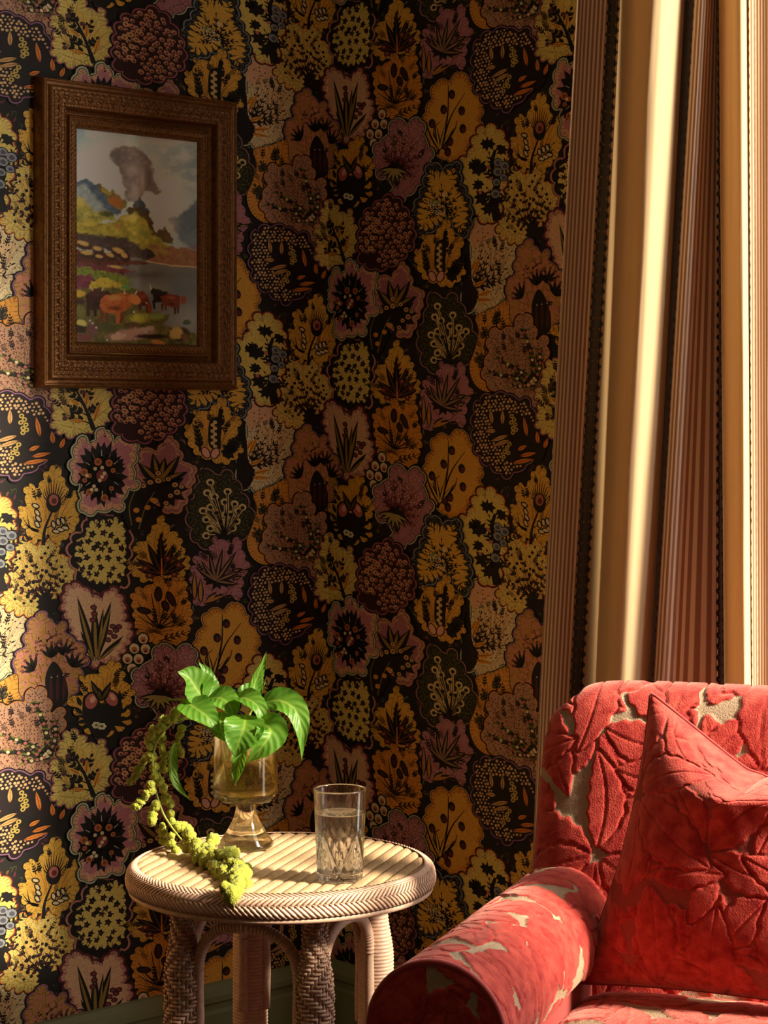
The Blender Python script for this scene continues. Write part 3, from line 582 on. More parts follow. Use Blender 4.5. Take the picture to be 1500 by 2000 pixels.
PV = np.concatenate(w.v); PT = np.concatenate(w.t); PC = np.concatenate(w.c)
PC = np.clip(PC * np.where(PC.sum(1) > .12, 1.4, 1.0)[:, None], 0, .86)
m_print = mat('printed_wallpaper_inks', attr=True, rough=.62, noise=.28, nscale=420, bump=.15, bscale=900, spec=.35)
def lay_print():
    Lv, Lt, Lc, Rv, Rt, Rc = [], [], [], [], [], []
    nl = nr = 0
    S0, S1, Z0, Z1 = -2.0, WT0 - .02, .12, 2.55
    for i in range(-6, 5):
        for j in range(-9, 10):
            ds, dz = i * LA[0], i * LA[1] + j * LB[1]
            V = PV + np.array((ds, dz, 0.))
            lo, hi = V[:, :2].min(0), V[:, :2].max(0)
            if hi[0] < S0 or lo[0] > S1 or hi[1] < Z0 or lo[1] > Z1: continue
            T = PT; sx = V[:, 0][T]; zz = V[:, 1][T]
            keep = (sx.min(1) > S0) & (sx.max(1) < S1) & (zz.max(1) > Z0) & (zz.min(1) < Z1)
            T = T[keep]; sx = sx[keep]
            lT = T[sx.max(1) <= 0]; rT = T[sx.min(1) >= 0]; xT = T[(sx.max(1) > 0) & (sx.min(1) < 0)]
            for tt, vv, cc, side in ((lT, Lv, Lc, 0), (rT, Rv, Rc, 1)):
                if len(tt) == 0: continue
                u, inv = np.unique(tt, return_inverse=True); inv = inv.reshape(tt.shape)
                vv.append(V[u]); cc.append(PC[u])
                if side == 0: Lt.append(inv + nl); nl += len(u)
                else: Rt.append(inv + nr); nr += len(u)
            for tri in xT:
                for side in (0, 1):
                    sg = -1 if side == 0 else 1; out = []
                    for k in range(3):
                        a, b2 = V[tri[k]], V[tri[(k + 1) % 3]]
                        if a[0] * sg >= 0: out.append(a)
                        if (a[0] > 0) != (b2[0] > 0):
                            q = a[0] / (a[0] - b2[0]); out.append(a + (b2 - a) * q)
                    if len(out) < 3: continue
                    col = np.tile(PC[tri[0]], (len(out), 1)); ff = np.array([(0, k, k + 1) for k in range(1, len(out) - 1)])
                    if side == 0: Lv.append(np.array(out)); Lc.append(col); Lt.append(ff + nl); nl += len(out)
                    else: Rv.append(np.array(out)); Rc.append(col); Rt.append(ff + nr); nr += len(out)
    for nm, vv, tt, cc, side, par in (('wallpaper_print', Lv, Lt, Lc, 0, wall_left), ('wallpaper_print', Rv, Rt, Rc, 1, wall_right)):
        V = np.concatenate(vv); o = V[:, 2] + 1.5e-4
        z = V[:, 1]; a = V[:, 0]
        if side == 0: P = np.stack([COX + a * CPH + o * SPH, COY + a * SPH - o * CPH, z], -1)
        else: P = np.stack([COX + a * SPH - o * CPH, COY - a * CPH - o * SPH, z], -1)
        ob = mesh_np(nm, P, np.concatenate(tt), m_print, par, False, np.concatenate(cc)); ob['kind'] = 'stuff'
lay_print()

# ------------------------------------------------------------------ framed painting on the left wall
def s_at(px, o):
    k = (px - CX) / F
    return (k * (COY - o * CPH) - COX - o * SPH) / (CPH - k * SPH)
FS0, FS1, FZ0, FZ1 = s_at(83, .03), s_at(467, .03), 1.283, 1.812
FW, FH, RWD = FS1 - FS0, FZ1 - FZ0, .081
frame = empty('picture_frame', LW((FS0 + FS1) / 2, FZ0, 0), PHI)
tag(frame, 'ornate antique bronze frame with a highland cattle landscape, hung on the patterned wall', 'picture frame')
# local axes: x along the wall, -y out of the wall, z up
m_bronze = mat('antique_bronze', S('a87038'), .34, metal=.45, noise=.45, nscale=160, bump=.3, bscale=500, bdist=.001, col2=S('5e3a1c'))
m_gilt = mat('worn_gilt', S('c99a4a'), .35, metal=.7, noise=.4, nscale=200)
def rail_profile(wn):
    xs = [0, .012, .03, .07, .10, .16, .19, .22, .25, .40, .56, .60, .64, .70, .735, .745, .775, .79, .82, .90, .97, 1.0]
    hs = [.0, .018, .026, .029, .026, .0245, .028, .031, .030, .033, .030, .029, .014, .011, .012, .0195, .0195, .015, .017, .0185, .014, .008]
    return np.interp(wn, xs, hs)
def rail(length, along, flip):
    n, m = int(length / .0011), 74
    wn = np.linspace(0, 1, m); A, Wn = np.meshgrid(np.linspace(0, 1, n), wn, indexing='ij')
    wd = Wn * RWD; a = wd + A * (length - 2 * wd)
    h = rail_profile(Wn); am = a - length / 2
    band = sstep(.23, .28, Wn) * (1 - sstep(.53, .58, Wn)); y = (Wn - .405) / .16
    k = am / .0235; ph = k - np.floor(k) - .5
    sc = np.sin(2 * np.pi * (am / .0118) + 2.6 * y) * .5 + np.sin(2 * np.pi * (am / .0059 - y * 1.1)) * .35
    leafy = np.maximum(0, 1 - np.hypot(ph * 2.4, (y - .15) * .9)) * np.cos(10 * np.arctan2(y, ph * 2 + .01))
    h = h + band * (.0011 * sc + .0016 * leafy + .0008 * np.cos(np.pi * y * 3))
    bead = sstep(.80, .82, Wn) * (1 - sstep(.95, .965, Wn))
    yb = (Wn - .885) / .065; pb = am / .0079; pb = pb - np.floor(pb) - .5
    h = h + bead * (.0009 * np.sin(2 * np.pi * (am / .0079 + yb * .5)))
    edge = np.exp(-((Wn - .13) / .02) ** 2); pe = am / .033; pe = pe - np.floor(pe) - .5
    return a, wd, h
RAILS = {}
for nm, L in (('h', FW), ('v', FH)):
    RAILS[nm] = rail(L, None, False)
def put_rail(side):
    a, wd, h = RAILS['h' if side in ('b', 't') else 'v']
    if side == 'b': x, z = a - FW / 2, wd
    elif side == 't': x, z = FW / 2 - a, FH - wd
    elif side == 'l': x, z = -FW / 2 + wd, FH - a
    else: x, z = FW / 2 - wd, a
    o = grid('frame_rail', np.stack([x, -h - .001, z], -1), m_bronze, frame)
    return o
boss_me = beadme = None
def blob_mesh(rx, ry, rz, nu=10, nv=6, name='boss'):
    u = np.linspace(0, 2 * np.pi, nu, endpoint=False); v = np.linspace(.05, np.pi / 2, nv)
    P = np.stack([np.outer(np.cos(u), np.sin(v)) * rx, -np.outer(np.ones(nu), np.cos(v)) * ry, np.outer(np.sin(u), np.sin(v)) * rz], -1)
    o = grid(name, P, m_bronze, None, cu=True); me = o.data; bpy.data.objects.remove(o); return me
bme = blob_mesh(.0042, .0040, .0062); 
bme_h = blob_mesh(.0062, .0040, .0042)
gme = blob_mesh(.0021, .0032, .0021, 8, 5); gme.materials.clear(); gme.materials.append(m_gilt)
for side in 'btlr':
    r = put_rail(side); L = FW if side in 'bt' else FH
    def at(a, wd, h):
        if side == 'b': return (a - FW / 2, -h, wd)
        if side == 't': return (FW / 2 - a, -h, FH - wd)
        if side == 'l': return (-FW / 2 + wd, -h, FH - a)
        return (FW / 2 - wd, -h, a)
    n = int((L - .06) / .0235)
    for i in range(n):
        a = L / 2 + (i - (n - 1) / 2) * .0235
        o = bpy.data.objects.new('boss', bme_h if side in 'bt' else bme); COL.objects.link(o); o.parent = r; o.location = at(a, .405 * RWD, .0325)
    n = int((L - 2 * RWD * .86) / .0079); V = []; 
    mb = MB(); gv = np.array([v.co for v in gme.vertices]); gf = [list(p.vertices) for p in gme.polygons]
    for i in range(n): mb.add(gv + np.array(at(L / 2 + (i - (n - 1) / 2) * .0079, .885 * RWD, .0175)), gf)
    o = mb.build('bead_row', m_gilt, r, True); o['kind'] = 'stuff'
    if side in 'lb':
        w0 = .757 * RWD; mb = MB(); mb.tube([at(w0, w0, .0195), at(L - w0, w0, .0195)], .0011, 6); mb.build('gilt_fillet', m_gilt, r, True)
mb = MB(); mb.box((0, -.004, FH / 2), (FW / 2 - .004, .003, FH / 2 - .004)); mb.build('backing', m_bronze, frame)

# the painting, colour laid on a fine grid
def painting():
    nu, nv = 200, 340
    U, V = np.meshgrid(np.linspace(0, 1, nu), np.linspace(0, 1, nv), indexing='ij')
    X0 = 463 + 702 * U; Y0 = 400 + 68 * U + V * (1250 - 58 * U)
    X = X0 + (fbm(X0 / 26, Y0 / 26, 1) - .5) * 34; Y = Y0 + (fbm(X0 / 26, Y0 / 26, 7) - .5) * 34
    C = np.zeros((nu, nv, 3))
    def mixc(m, c): C[:] = C * (1 - m[..., None]) + np.array(c) * m[..., None]
    def area(poly, c, soft=0, jit=1., var=.12, ns=18, seed=3):
        x, y = X0 + (X - X0) * jit, Y0 + (Y - Y0) * jit
        if soft:
            m = 0
            for dx, dy in ((0, 0), (soft, 0), (-soft, 0), (0, soft), (0, -soft), (soft / 2, soft / 2), (-soft / 2, soft / 2), (soft / 2, -soft / 2), (-soft / 2, -soft / 2)): m = m + inpoly(x + dx, y + dy, poly) / 9
        else: m = inpoly(x, y, poly).astype(float)
        t = (fbm(X0 / ns, Y0 / ns, seed) - .47) * 2 * var
        cc = np.clip(np.array(c)[None, None] * (1 + t[..., None] * 2), 0, 1)
        C[:] = C * (1 - m[..., None]) + cc * m[..., None]
        return m
    def dab(cx, cy, rx, ry, c, rot=0, k=.6, n=0):
        dx, dy = X0 - cx, Y0 - cy; a = dx * math.cos(rot) + dy * math.sin(rot); b = -dx * math.sin(rot) + dy * math.cos(rot)
        d = np.hypot(a / rx, b / ry) + (n * (fbm(X0 / 14, Y0 / 14, 11) - .5))
        mixc(1 - sstep(k, 1, d), c)
    def glow(cx, cy, rx, ry, c, a=1.): mixc(a * np.exp(-((X0 - cx) / rx) ** 2 - ((Y0 - cy) / ry) ** 2), c)
    C[:] = S('a9b4ac')
    glow(480, 430, 160, 140, S('6f95a5'), .9); glow(490, 620, 60, 120, S('8fb0b8'), .8); glow(620, 620, 170, 190, S('cdcbb8'), .9); glow(560, 760, 120, 80, S('cfd0bd'), .9)
    glow(900, 430, 120, 60, S('7d9aa2'), .6); glow(1000, 470, 120, 26, S('cfc8b0'), .8); glow(1080, 560, 110, 70, S('87999a'), .8); glow(1130, 620, 60, 130, S('74888c'), .8); glow(1020, 650, 50, 60, S('5f7a80'), .6)
    glow(960, 780, 110, 120, S('c9c3b0'), .9); glow(1090, 560, 40, 30, S('d0cbb8'), .7); glow(930, 900, 80, 120, S('d3cbb6'), .95)
    mixc(.25 * sstep(.45, .65, fbm(X0 / 60, Y0 / 40, 5)), S('dcd6c4'))
    area([(1175, 790), (1130, 830), (1080, 880), (990, 920), (1030, 1000), (1080, 1060), (1175, 1110)], S('5d6a72'), 10); glow(1010, 960, 40, 70, S('b5b0a0'), .6); glow(1120, 1040, 80, 40, S('75808a'), .6)
    area([(650, 545), (690, 505), (800, 498), (850, 540), (888, 580), (905, 700), (955, 760), (930, 792), (885, 765), (850, 770), (810, 840), (735, 815), (742, 750), (720, 680), (690, 620), (655, 570)], S('7f726e'), 8, 1, .22, 22)
    glow(780, 640, 40, 26, S('a59a92'), .6); glow(840, 700, 14, 70, S('b5a898'), .8); glow(800, 770, 30, 40, S('a39488'), .7); glow(700, 560, 40, 40, S('615a58'), .7); glow(880, 690, 16, 60, S('5e504e'), .7)
    area([(785, 850), (825, 795), (870, 860), (880, 900), (770, 900)], S('454a55'), 4)
    area([(440, 720), (520, 700), (580, 730), (640, 800), (730, 870), (700, 905), (600, 880), (520, 850), (440, 790)], S('4d5f70'), 5, 1, .3, 26)
    area([(450, 740), (520, 730), (570, 800), (640, 880), (560, 880), (450, 800)], S('8f9a98'), 10, 1, .2)
    area([(565, 725), (640, 745), (710, 790), (750, 830), (725, 880), (690, 870), (630, 800)], S('7a6a35'), 4, 1.2, .5, 20); dab(690, 830, 60, 36, S('a0642c'), .5, .4, .7); dab(630, 770, 40, 14, S('9a8a34'), .6, .4, .6)
    area([(440, 790), (500, 810), (570, 880), (660, 890), (690, 925), (560, 960), (440, 960)], S('9a9446'), 4, 1.2, .35, 20); dab(490, 830, 40, 30, S('c9a95a'), .5, .4, .5); dab(640, 900, 50, 22, S('4e5228'), .1, .4, .6)
    area([(745, 860), (800, 840), (870, 880), (910, 990), (1020, 1065), (950, 1050), (870, 1000), (760, 900)], S('4e3e24'), 4, 1.2, .4); area([(925, 990), (970, 965), (1020, 1040), (1000, 1060), (920, 1030)], S('5a4a28'), 4)
    area([(440, 955), (540, 935), (640, 960), (720, 915), (790, 885), (845, 920), (885, 985), (945, 1045), (1020, 1085), (1080, 1110), (1000, 1170), (860, 1170), (700, 1110), (440, 1030)], S('9c9038'), 5, 1.2, .32, 24)
    dab(770, 920, 70, 26, S('c9ad58'), -.1, .3, .6); dab(540, 960, 60, 18, S('b5a640'), 0, .3, .6); dab(850, 1010, 60, 30, S('85883c'), .6, .3, .6); dab(700, 970, 30, 16, S('a87a34'), .3, .3, .6)
    area([(440, 1010), (560, 1010), (700, 1030), (800, 1060), (870, 1110), (915, 1165), (780, 1165), (640, 1110), (440, 1075)], S('4a3c34'), 8, 1.4, .25); area([(850, 1080), (900, 1110), (920, 1165), (870, 1150)], S('332a26'), 4)
    area([(860, 1075), (1000, 1080), (1175, 1100), (1175, 1200), (1000, 1190), (860, 1165), (930, 1130)], S('8a6040'), 5, 1., .25); dab(960, 1110, 60, 22, S('9a8040'), .3, .3, .6); glow(1130, 1090, 60, 14, S('7a5a54'), .7)
    area([(440, 1150), (700, 1130), (880, 1165), (1000, 1185), (1175, 1196), (1175, 1680), (440, 1680)], S('6d6a66'), 3, .6, .08, 40)
    mixc(sstep(1200, 1240, Y0) * (1 - sstep(1240, 1300, Y0)) * (X0 > 900) * .5, S('5a5e4a')); glow(1080, 1330, 120, 90, S('5f666c'), .8); glow(1100, 1500, 120, 80, S('8a8e86'), .8); glow(900, 1330, 80, 30, S('8a8f80'), .6); glow(840, 1250, 120, 20, S('4a423a'), .7)
    area([(860, 1163), (1000, 1186), (1175, 1196), (1175, 1202), (1000, 1194), (860, 1172)], S('c9a070'), 2, .2)
    area([(440, 1100), (620, 1130), (760, 1165), (880, 1170), (860, 1190), (700, 1200), (440, 1190)], S('5a3224'), 4, 1, .3)
    for (x, y, rx, ry, r) in ((510, 1075, 50, 24, .3), (590, 1105, 36, 22, .2), (710, 1115, 50, 28, .4), (530, 1130, 50, 22, .1), (600, 1150, 30, 18, .2), (660, 1140, 36, 20, .4), (740, 1140, 34, 24, .6)):
        dab(x, y + 8, rx * 1.15, ry * 1.2, S('3f2a1c'), r, .7, .3); dab(x - 4, y - 4, rx * .85, ry * .7, S('c49a58'), r, .5, .4)
    area([(440, 1190), (700, 1195), (800, 1235), (720, 1245), (440, 1215)], S('6a3436'), 4, 1.2, .3)
    area([(440, 1210), (560, 1215), (700, 1240), (790, 1290), (700, 1310), (440, 1270)], S('6f7a2c'), 4, 1.3, .35, 14); dab(690, 1205, 60, 12, S('c0a060'), .1, .3, .5)
    area([(440, 1245), (540, 1255), (600, 1290), (560, 1330), (440, 1340)], S('6e3440'), 4, 1.4, .35, 12)
    area([(540, 1290), (640, 1270), (780, 1320), (760, 1350), (540, 1350)], S('b59a34'), 4, 1.3, .3, 14)
    area([(440, 1340), (560, 1330), (820, 1330), (840, 1450), (1000, 1480), (960, 1540), (1040, 1560), (1170, 1590), (1170, 1680), (440, 1680)], S('5c5628'), 6, 1.3, .4, 20)
    dab(480, 1365, 50, 26, S('c49a34'), 0, .5, .5); dab(480, 1410, 60, 26, S('3c2420'), 0, .5, .5); dab(820, 1500, 90, 36, S('a09a34'), -.1, .3, .7); dab(920, 1490, 80, 26, S('78863a'), -.1, .3, .7); dab(790, 1540, 40, 26, S('5a3e28'), 0, .4, .6); dab(640, 1560, 100, 30, S('4a4c26'), 0, .4, .7); dab(490, 1470, 40, 50, S('6a6830'), 0, .4, .6); dab(745, 1325, 40, 14, S('4f8a3c'), .1, .4, .5)
    dab(500, 1535, 36, 22, S('cdb060'), .3, .6, .4); dab(490, 1570, 50, 28, S('2e2018'), .1, .6, .5); dab(560, 1570, 40, 46, S('6a4244'), 0, .4, .8); dab(500, 1620, 70, 30, S('6a3c34'), 0, .5, .7)
    dab(780, 1595, 170, 44, S('a07a6a'), -.15, .5, .5); dab(700, 1610, 60, 26, S('b8977a'), 0, .4, .7); dab(870, 1560, 60, 18, S('b09a8a'), -.2, .4, .8)
    dab(900, 1605, 130, 16, S('2a1a12'), 0, .5, .5); dab(1050, 1590, 80, 52, S('3a2c1a'), 0, .7, .3); dab(1035, 1580, 50, 44, S('b09450'), -.5, .5, .7); dab(1090, 1610, 24, 30, S('6a4a28'), 0, .5, .5); dab(930, 1640, 50, 20, S('b57a40'), .2, .6, .3); dab(1100, 1520, 34, 20, S('4a5240'), 0, .4, .6); dab(1060, 1660, 90, 22, S('3c3218'), 0, .5, .5)
    # cattle
    def cow(c, hi, lo, body, legs, head, horn=None):
        for (x0, y0, x1, y1, ww) in legs: area([(x0 - ww, y0), (x0 + ww, y0), (x1 + ww * .7, y1), (x1 - ww * .7, y1)], lo if ww < 12 else c, 2, .15)
        area(body, c, 3, .35, .2, 12)
        xs = [p[0] for p in body]; ys = [p[1] for p in body]; mx, my = sum(xs) / len(xs), sum(ys) / len(ys)
        dab(mx, my - (max(ys) - min(ys)) * .22, (max(xs) - min(xs)) * .36, (max(ys) - min(ys)) * .18, hi, 0, .2, .6); dab(mx, my + (max(ys) - min(ys)) * .25, (max(xs) - min(xs)) * .3, (max(ys) - min(ys)) * .14, lo, 0, .2, .6)
        dab(*head[:4], head[4], head[5], .75, .2)
        if horn:
            for (x0, y0, x1, y1) in horn: area([(x0 - 4, y0), (x0 + 4, y0), (x1 + 2, y1), (x1 - 2, y1)], S('c9b890'), 1, .1)
    cow(S('3a2018'), S('4a2c20'), S('20120e'), [(520, 1370), (560, 1350), (640, 1345), (680, 1380), (640, 1450), (530, 1460)], [(535, 1440, 535, 1495, 12), (575, 1450, 575, 1495, 10)], (580, 1355, 34, 26, S('4a2a22'), 0), [(560, 1345, 552, 1322), (612, 1345, 620, 1322)])
    cow(S('1e1614'), S('302420'), S('100c0a'), [(895, 1345), (930, 1330), (985, 1345), (970, 1400), (905, 1410)], [(905, 1395, 908, 1445, 8)], (905, 1345, 20, 22, S('241a16'), 0), [(890, 1335, 884, 1300)])
    cow(S('6a2c1a'), S('84402a'), S('421a10'), [(800, 1350), (850, 1345), (880, 1390), (890, 1440), (850, 1430), (810, 1410)], [(830, 1420, 826, 1455, 8), (868, 1430, 866, 1470, 8)], (882, 1440, 16, 32, S('7a3a22'), 0), [(868, 1415, 856, 1405)])
    cow(S('70301c'), S('8c4a30'), S('4a1c12'), [(945, 1370), (1000, 1355), (1060, 1365), (1060, 1420), (1020, 1435), (960, 1425)], [(955, 1410, 955, 1450, 7), (975, 1415, 975, 1452, 6), (1030, 1420, 1028, 1475, 9), (1048, 1420, 1046, 1470, 7)], (1080, 1390, 20, 26, S('85402a'), .3))
    cow(S('a85c2a'), S('c98448'), S('6a3418'), [(600, 1400), (625, 1370), (700, 1362), (745, 1350), (775, 1370), (780, 1430), (740, 1460), (690, 1480), (620, 1470), (600, 1440)], [(612, 1455, 608, 1530, 11), (640, 1465, 640, 1525, 9), (700, 1465, 700, 1535, 13), (725, 1455, 722, 1530, 10)], (795, 1392, 44, 30, S('b8703a'), .5), [(738, 1362, 738, 1330), (800, 1360, 808, 1340)])
    for (x, y) in ((545, 1520), (560, 1535), (580, 1560), (790, 1465), (640, 1630), (700, 1590), (740, 1600), (860, 1580), (1130, 520)): dab(x, y, 7, 7, S('d8c8b0'), 0, .5)
    C[:] = np.clip(C * 1.95 * (1 + .10 * (fbm(X0 / 5, Y0 / 9, 21) - .5)[..., None] * 2), 0, .9)
    hw, z0, z1 = FW / 2 - RWD * .97, RWD * .97, FH - RWD * .97
    h = (fbm(X0 / 7, Y0 / 7, 31) - .5) * .0006
    P = np.stack([-hw + 2 * hw * U, -.0095 - h, z1 + (z0 - z1) * V], -1)
    return grid('painted_canvas', P, mat('oil_paint', attr=True, rough=.42, spec=.35), frame, col=C, flip=True)
tag(painting(), 'oil painting of brown cattle by a grey lake under a crag')

# ------------------------------------------------------------------ curtain
# control rows: fabric coordinate q, pixel x at the top / lower edge of the view, distance from the wall top / lower
CT = [(0.00, 1127, 1055, .045, .045), (.012, 1129, 1057, .075, .075), (.04, 1145, 1072, .088, .09), (.07, 1166, 1092, .088, .09), (.10, 1188, 1113, .075, .075),
      (.125, 1210, 1138, .055, .05), (.145, 1218, 1160, .062, .055), (.19, 1252, 1185, .115, .11), (.235, 1292, 1215, .114, .118), (.275, 1326, 1248, .088, .095),
      (.30, 1339, 1268, .065, .07), (.315, 1338, 1274, .045, .045), (.325, 1337, 1270, .06, .07), (.345, 1360, 1276, .085, .10), (.375, 1378, 1296, .09, .11), (.41, 1392, 1335, .085, .105), (.435, 1401, 1385, .055, .06),
      (.452, 1404, 1408, .048, .05), (.47, 1405, 1416, .075, .07), (.52, 1424, 1432, .115, .11), (.58, 1447, 1454, .12, .12), (.63, 1457, 1466, .085, .085), (.66, 1457, 1466, .05, .05),
      (.685, 1461, 1468, .065, .07), (.72, 1478, 1482, .10, .10), (.76, 1498, 1500, .105, .105), (.79, 1507, 1509, .085, .085), (.812, 1508, 1510, .06, .06)]
def _off(q, o, bump=.040):
    if q < .4: return o + bump * math.exp(-((q - .22) / .065) ** 2) + .085 * (1 - q / .62)
    if q < .668: return .045 + (o - .045) * .75 + .085 * max(0, 1 - q / .62) * .4
    return .035 + (o - .045) * .3
CT = [(q, a, b, _off(q, o), _off(q, o2, .03)) for q, a, b, o, o2 in CT]
CZ0, CZ1 = .015, 2.72
def curtain_at(nq):
    a = np.array(CT); c = catmull(a, nq)
    return c
def curtain_pts(c, nz):
    Y0 = 3.3; zt = EYE + HY / F * Y0; zb = EYE - (1340 - HY) / F * Y0
    z = np.linspace(CZ0, CZ1, nz); v = (zt - z) / (zt - zb)              # 0 at top of view, 1 at the chair back
    v = np.where(v > 1, 1 + (v - 1) * .8, v); v = np.where(v < 0, v * .5, v)[None, :]
    px = c[:, 1:2] * (1 - v) + c[:, 2:3] * v
    o = c[:, 3:4] * (1 - v) + c[:, 4:5] * v
    o = o + .006 * (fbm(c[:, 0:1] * 30 + 0 * z, z[None, :] * 2.2 + 0 * c[:, 0:1], 4) - .5)
    o = np.clip(o, .025, .24)
    k = (px - CX) / F; t = (k * COY - COX + o * CPH - k * o * SPH) / (SPH + k * CPH)
    P = np.stack([COX + t * SPH - o * CPH, COY - t * CPH - o * SPH, np.broadcast_to(z[None], o.shape)], -1)
    return P, np.stack([np.broadcast_to(c[:, 0:1], o.shape), np.broadcast_to(z[None], o.shape)], -1)
cur = empty('curtain', RW(.85, 0, .12)); COFF = np.array(cur.location)
tag(cur, 'long cream and pinstripe curtain with dark scalloped braid, hanging behind the red armchair', 'curtain')
m_cur = bpy.data.materials.new('striped_curtain_cloth'); m_cur.use_nodes = True
def curtain_material():
    nt = m_cur.node_tree; N = nt.nodes; L = nt.links; pb = N['Principled BSDF']
    uvn = N.new('ShaderNodeUVMap'); sp = N.new('ShaderNodeSeparateXYZ'); L.new(uvn.outputs[0], sp.inputs[0])
    def math_(op, a, b=None, c=None):
        n = N.new('ShaderNodeMath'); n.operation = op
        for i, v in enumerate((a, b, c)):
            if v is None: continue
            if isinstance(v, (int, float)): n.inputs[i].default_value = v
            else: L.new(v, n.inputs[i])
        return n.outputs[0]
    q = sp.outputs[0]
    m = math_('MULTIPLY', math_('FRACT', math_('DIVIDE', q, .345)), .345)
    isS = math_('LESS_THAN', m, .1005)
    st = math_('SINE', math_('MULTIPLY', q, 2 * math.pi / .0115))
    stm = N.new('ShaderNodeMapRange'); stm.interpolation_type = 'SMOOTHSTEP'; stm.inputs[1].default_value = -.35; stm.inputs[2].default_value = .45; L.new(st, stm.inputs[0])
    rib = N.new('ShaderNodeMix'); rib.data_type = 'RGBA'; rib.inputs['A'].default_value = (*S('a87e66'), 1); rib.inputs['B'].default_value = (*S('f0dac0'), 1); L.new(stm.outputs[0], rib.inputs['Factor'])
    # fine slub of the plain bands: noise stretched along the drop
    mp = N.new('ShaderNodeMapping'); mp.inputs['Scale'].default_value = (900, 6, 1); L.new(uvn.outputs[0], mp.inputs[0])
    nz = N.new('ShaderNodeTexNoise'); nz.inputs['Scale'].default_value = 1; nz.inputs['Detail'].default_value = 2; L.new(mp.outputs[0], nz.inputs['Vector'])
    cr = N.new('ShaderNodeMix'); cr.data_type = 'RGBA'; cr.inputs['A'].default_value = (*S('c2a078'), 1); cr.inputs['B'].default_value = (*S('d6ba92'), 1); L.new(nz.outputs['Fac'], cr.inputs['Factor'])
    fin = N.new('ShaderNodeMix'); fin.data_type = 'RGBA'; L.new(isS, fin.inputs['Factor']); L.new(cr.outputs['Result'], fin.inputs['A']); L.new(rib.outputs['Result'], fin.inputs['B'])
    L.new(fin.outputs['Result'], pb.inputs['Base Color']); pb.inputs['Roughness'].default_value = .8; pb.inputs['Sheen Weight'].default_value = .15; pb.inputs['Specular IOR Level'].default_value = .2
    bp = N.new('ShaderNodeBump'); bp.inputs['Distance'].default_value = .0012; bp.inputs['Strength'].default_value = .6
    hh = math_('MULTIPLY', isS, stm.outputs[0]); L.new(hh, bp.inputs['Height']); L.new(bp.outputs[0], pb.inputs['Normal'])
    tr = N.new('ShaderNodeBsdfTranslucent'); L.new(fin.outputs['Result'], tr.inputs['Color'])
    tint = N.new('ShaderNodeMix'); tint.data_type = 'RGBA'; tint.blend_type = 'MULTIPLY'; tint.inputs['Factor'].default_value = 1; tint.inputs['B'].default_value = (1, .92, .78, 1); L.new(fin.outputs['Result'], tint.inputs['A']); L.new(tint.outputs['Result'], tr.inputs['Color'])
    mx = N.new('ShaderNodeMixShader'); mx.inputs[0].default_value = .38; L.new(pb.outputs[0], mx.inputs[1]); L.new(tr.outputs[0], mx.inputs[2])
    L.new(mx.outputs[0], N['Material Output'].inputs[0])
curtain_material()
cc = curtain_at(420); P, UV = curtain_pts(cc, 70)
grid('curtain_panel', P - COFF, m_cur, cur, uv=UV)
# scalloped braid: a dark tape with little lobes along both edges
m_braid = mat('dark_chenille_braid', S('2a1a12'), .85, noise=.6, nscale=500, sheen=.3)
m_braid2 = mat('tan_braid_knots', S('8a6644'), .85)
fine = curtain_at(4000)
def braid(q0, q1):
    sel = fine[(fine[:, 0] >= q0) & (fine[:, 0] <= q1)]
    if len(sel) < 6: return
    sel = sel[np.linspace(0, len(sel) - 1, 9).astype(int)]; nz = 320
    Pb, _ = curtain_pts(sel, nz)
    # offset along the cloth normal on the room side
    du = np.gradient(Pb, axis=0); dv = np.gradient(Pb, axis=1); n = np.cross(du, dv); n /= np.linalg.norm(n, axis=-1)[..., None]
    if n[4, 100] @ np.array((-CPH, -SPH, 0)) < 0: n = -n
    wv = np.linspace(-1, 1, 9)[:, None]; kz = np.arange(nz)[None, :]
    prof = np.clip(1 - np.abs(wv) ** 4, 0, 1)
    o = grid('braid_tape', Pb + n * (.0008 + .0012 * prof[..., None]) - COFF, m_braid, cur)
    mb, mk = MB(), MB()
    oct_f = [(0, 2, 4), (2, 1, 4), (1, 3, 4), (3, 0, 4), (2, 0, 5), (1, 2, 5), (3, 1, 5), (0, 3, 5)]
    for j in range(0, nz - 1):
        for i, sc in ((0, 1.), (8, 1.)) if j % 1 == 0 else ():
            if (j + (i > 0)) % 2: continue
            c = Pb[i, j] + n[i, j] * .0016; a = du[i, j] / (np.linalg.norm(du[i, j]) + 1e-9); zz = np.array((0, 0, 1.))
            mb.add([c + a * .0036, c - a * .0036, c + zz * .0052, c - zz * .0052, c + n[i, j] * .0024, c - n[i, j] * .001], oct_f)
        if j % 2 == 0:
            for i in (2, 6):
                c = Pb[i, j] + n[i, j] * .0022; a = du[i, j] / (np.linalg.norm(du[i, j]) + 1e-9); zz = np.array((0, 0, 1.))
                mk.add([c + a * .0016, c - a * .0016, c + zz * .002, c - zz * .002, c + n[i, j] * .0012, c - n[i, j] * .001], oct_f)
    a = mb.build('braid_scallops', m_braid, cur); a.data.transform(Matrix.Translation(-cur.location)); a['kind'] = 'stuff'
    a = mk.build('braid_knots', m_braid2, cur); a.data.transform(Matrix.Translation(-cur.location)); a['kind'] = 'stuff'
for k in range(3):
    braid(.345 * k + .1015, .345 * k + .1235)
    if k < 2: braid(.345 * k + .3215, .345 * k + .3435)

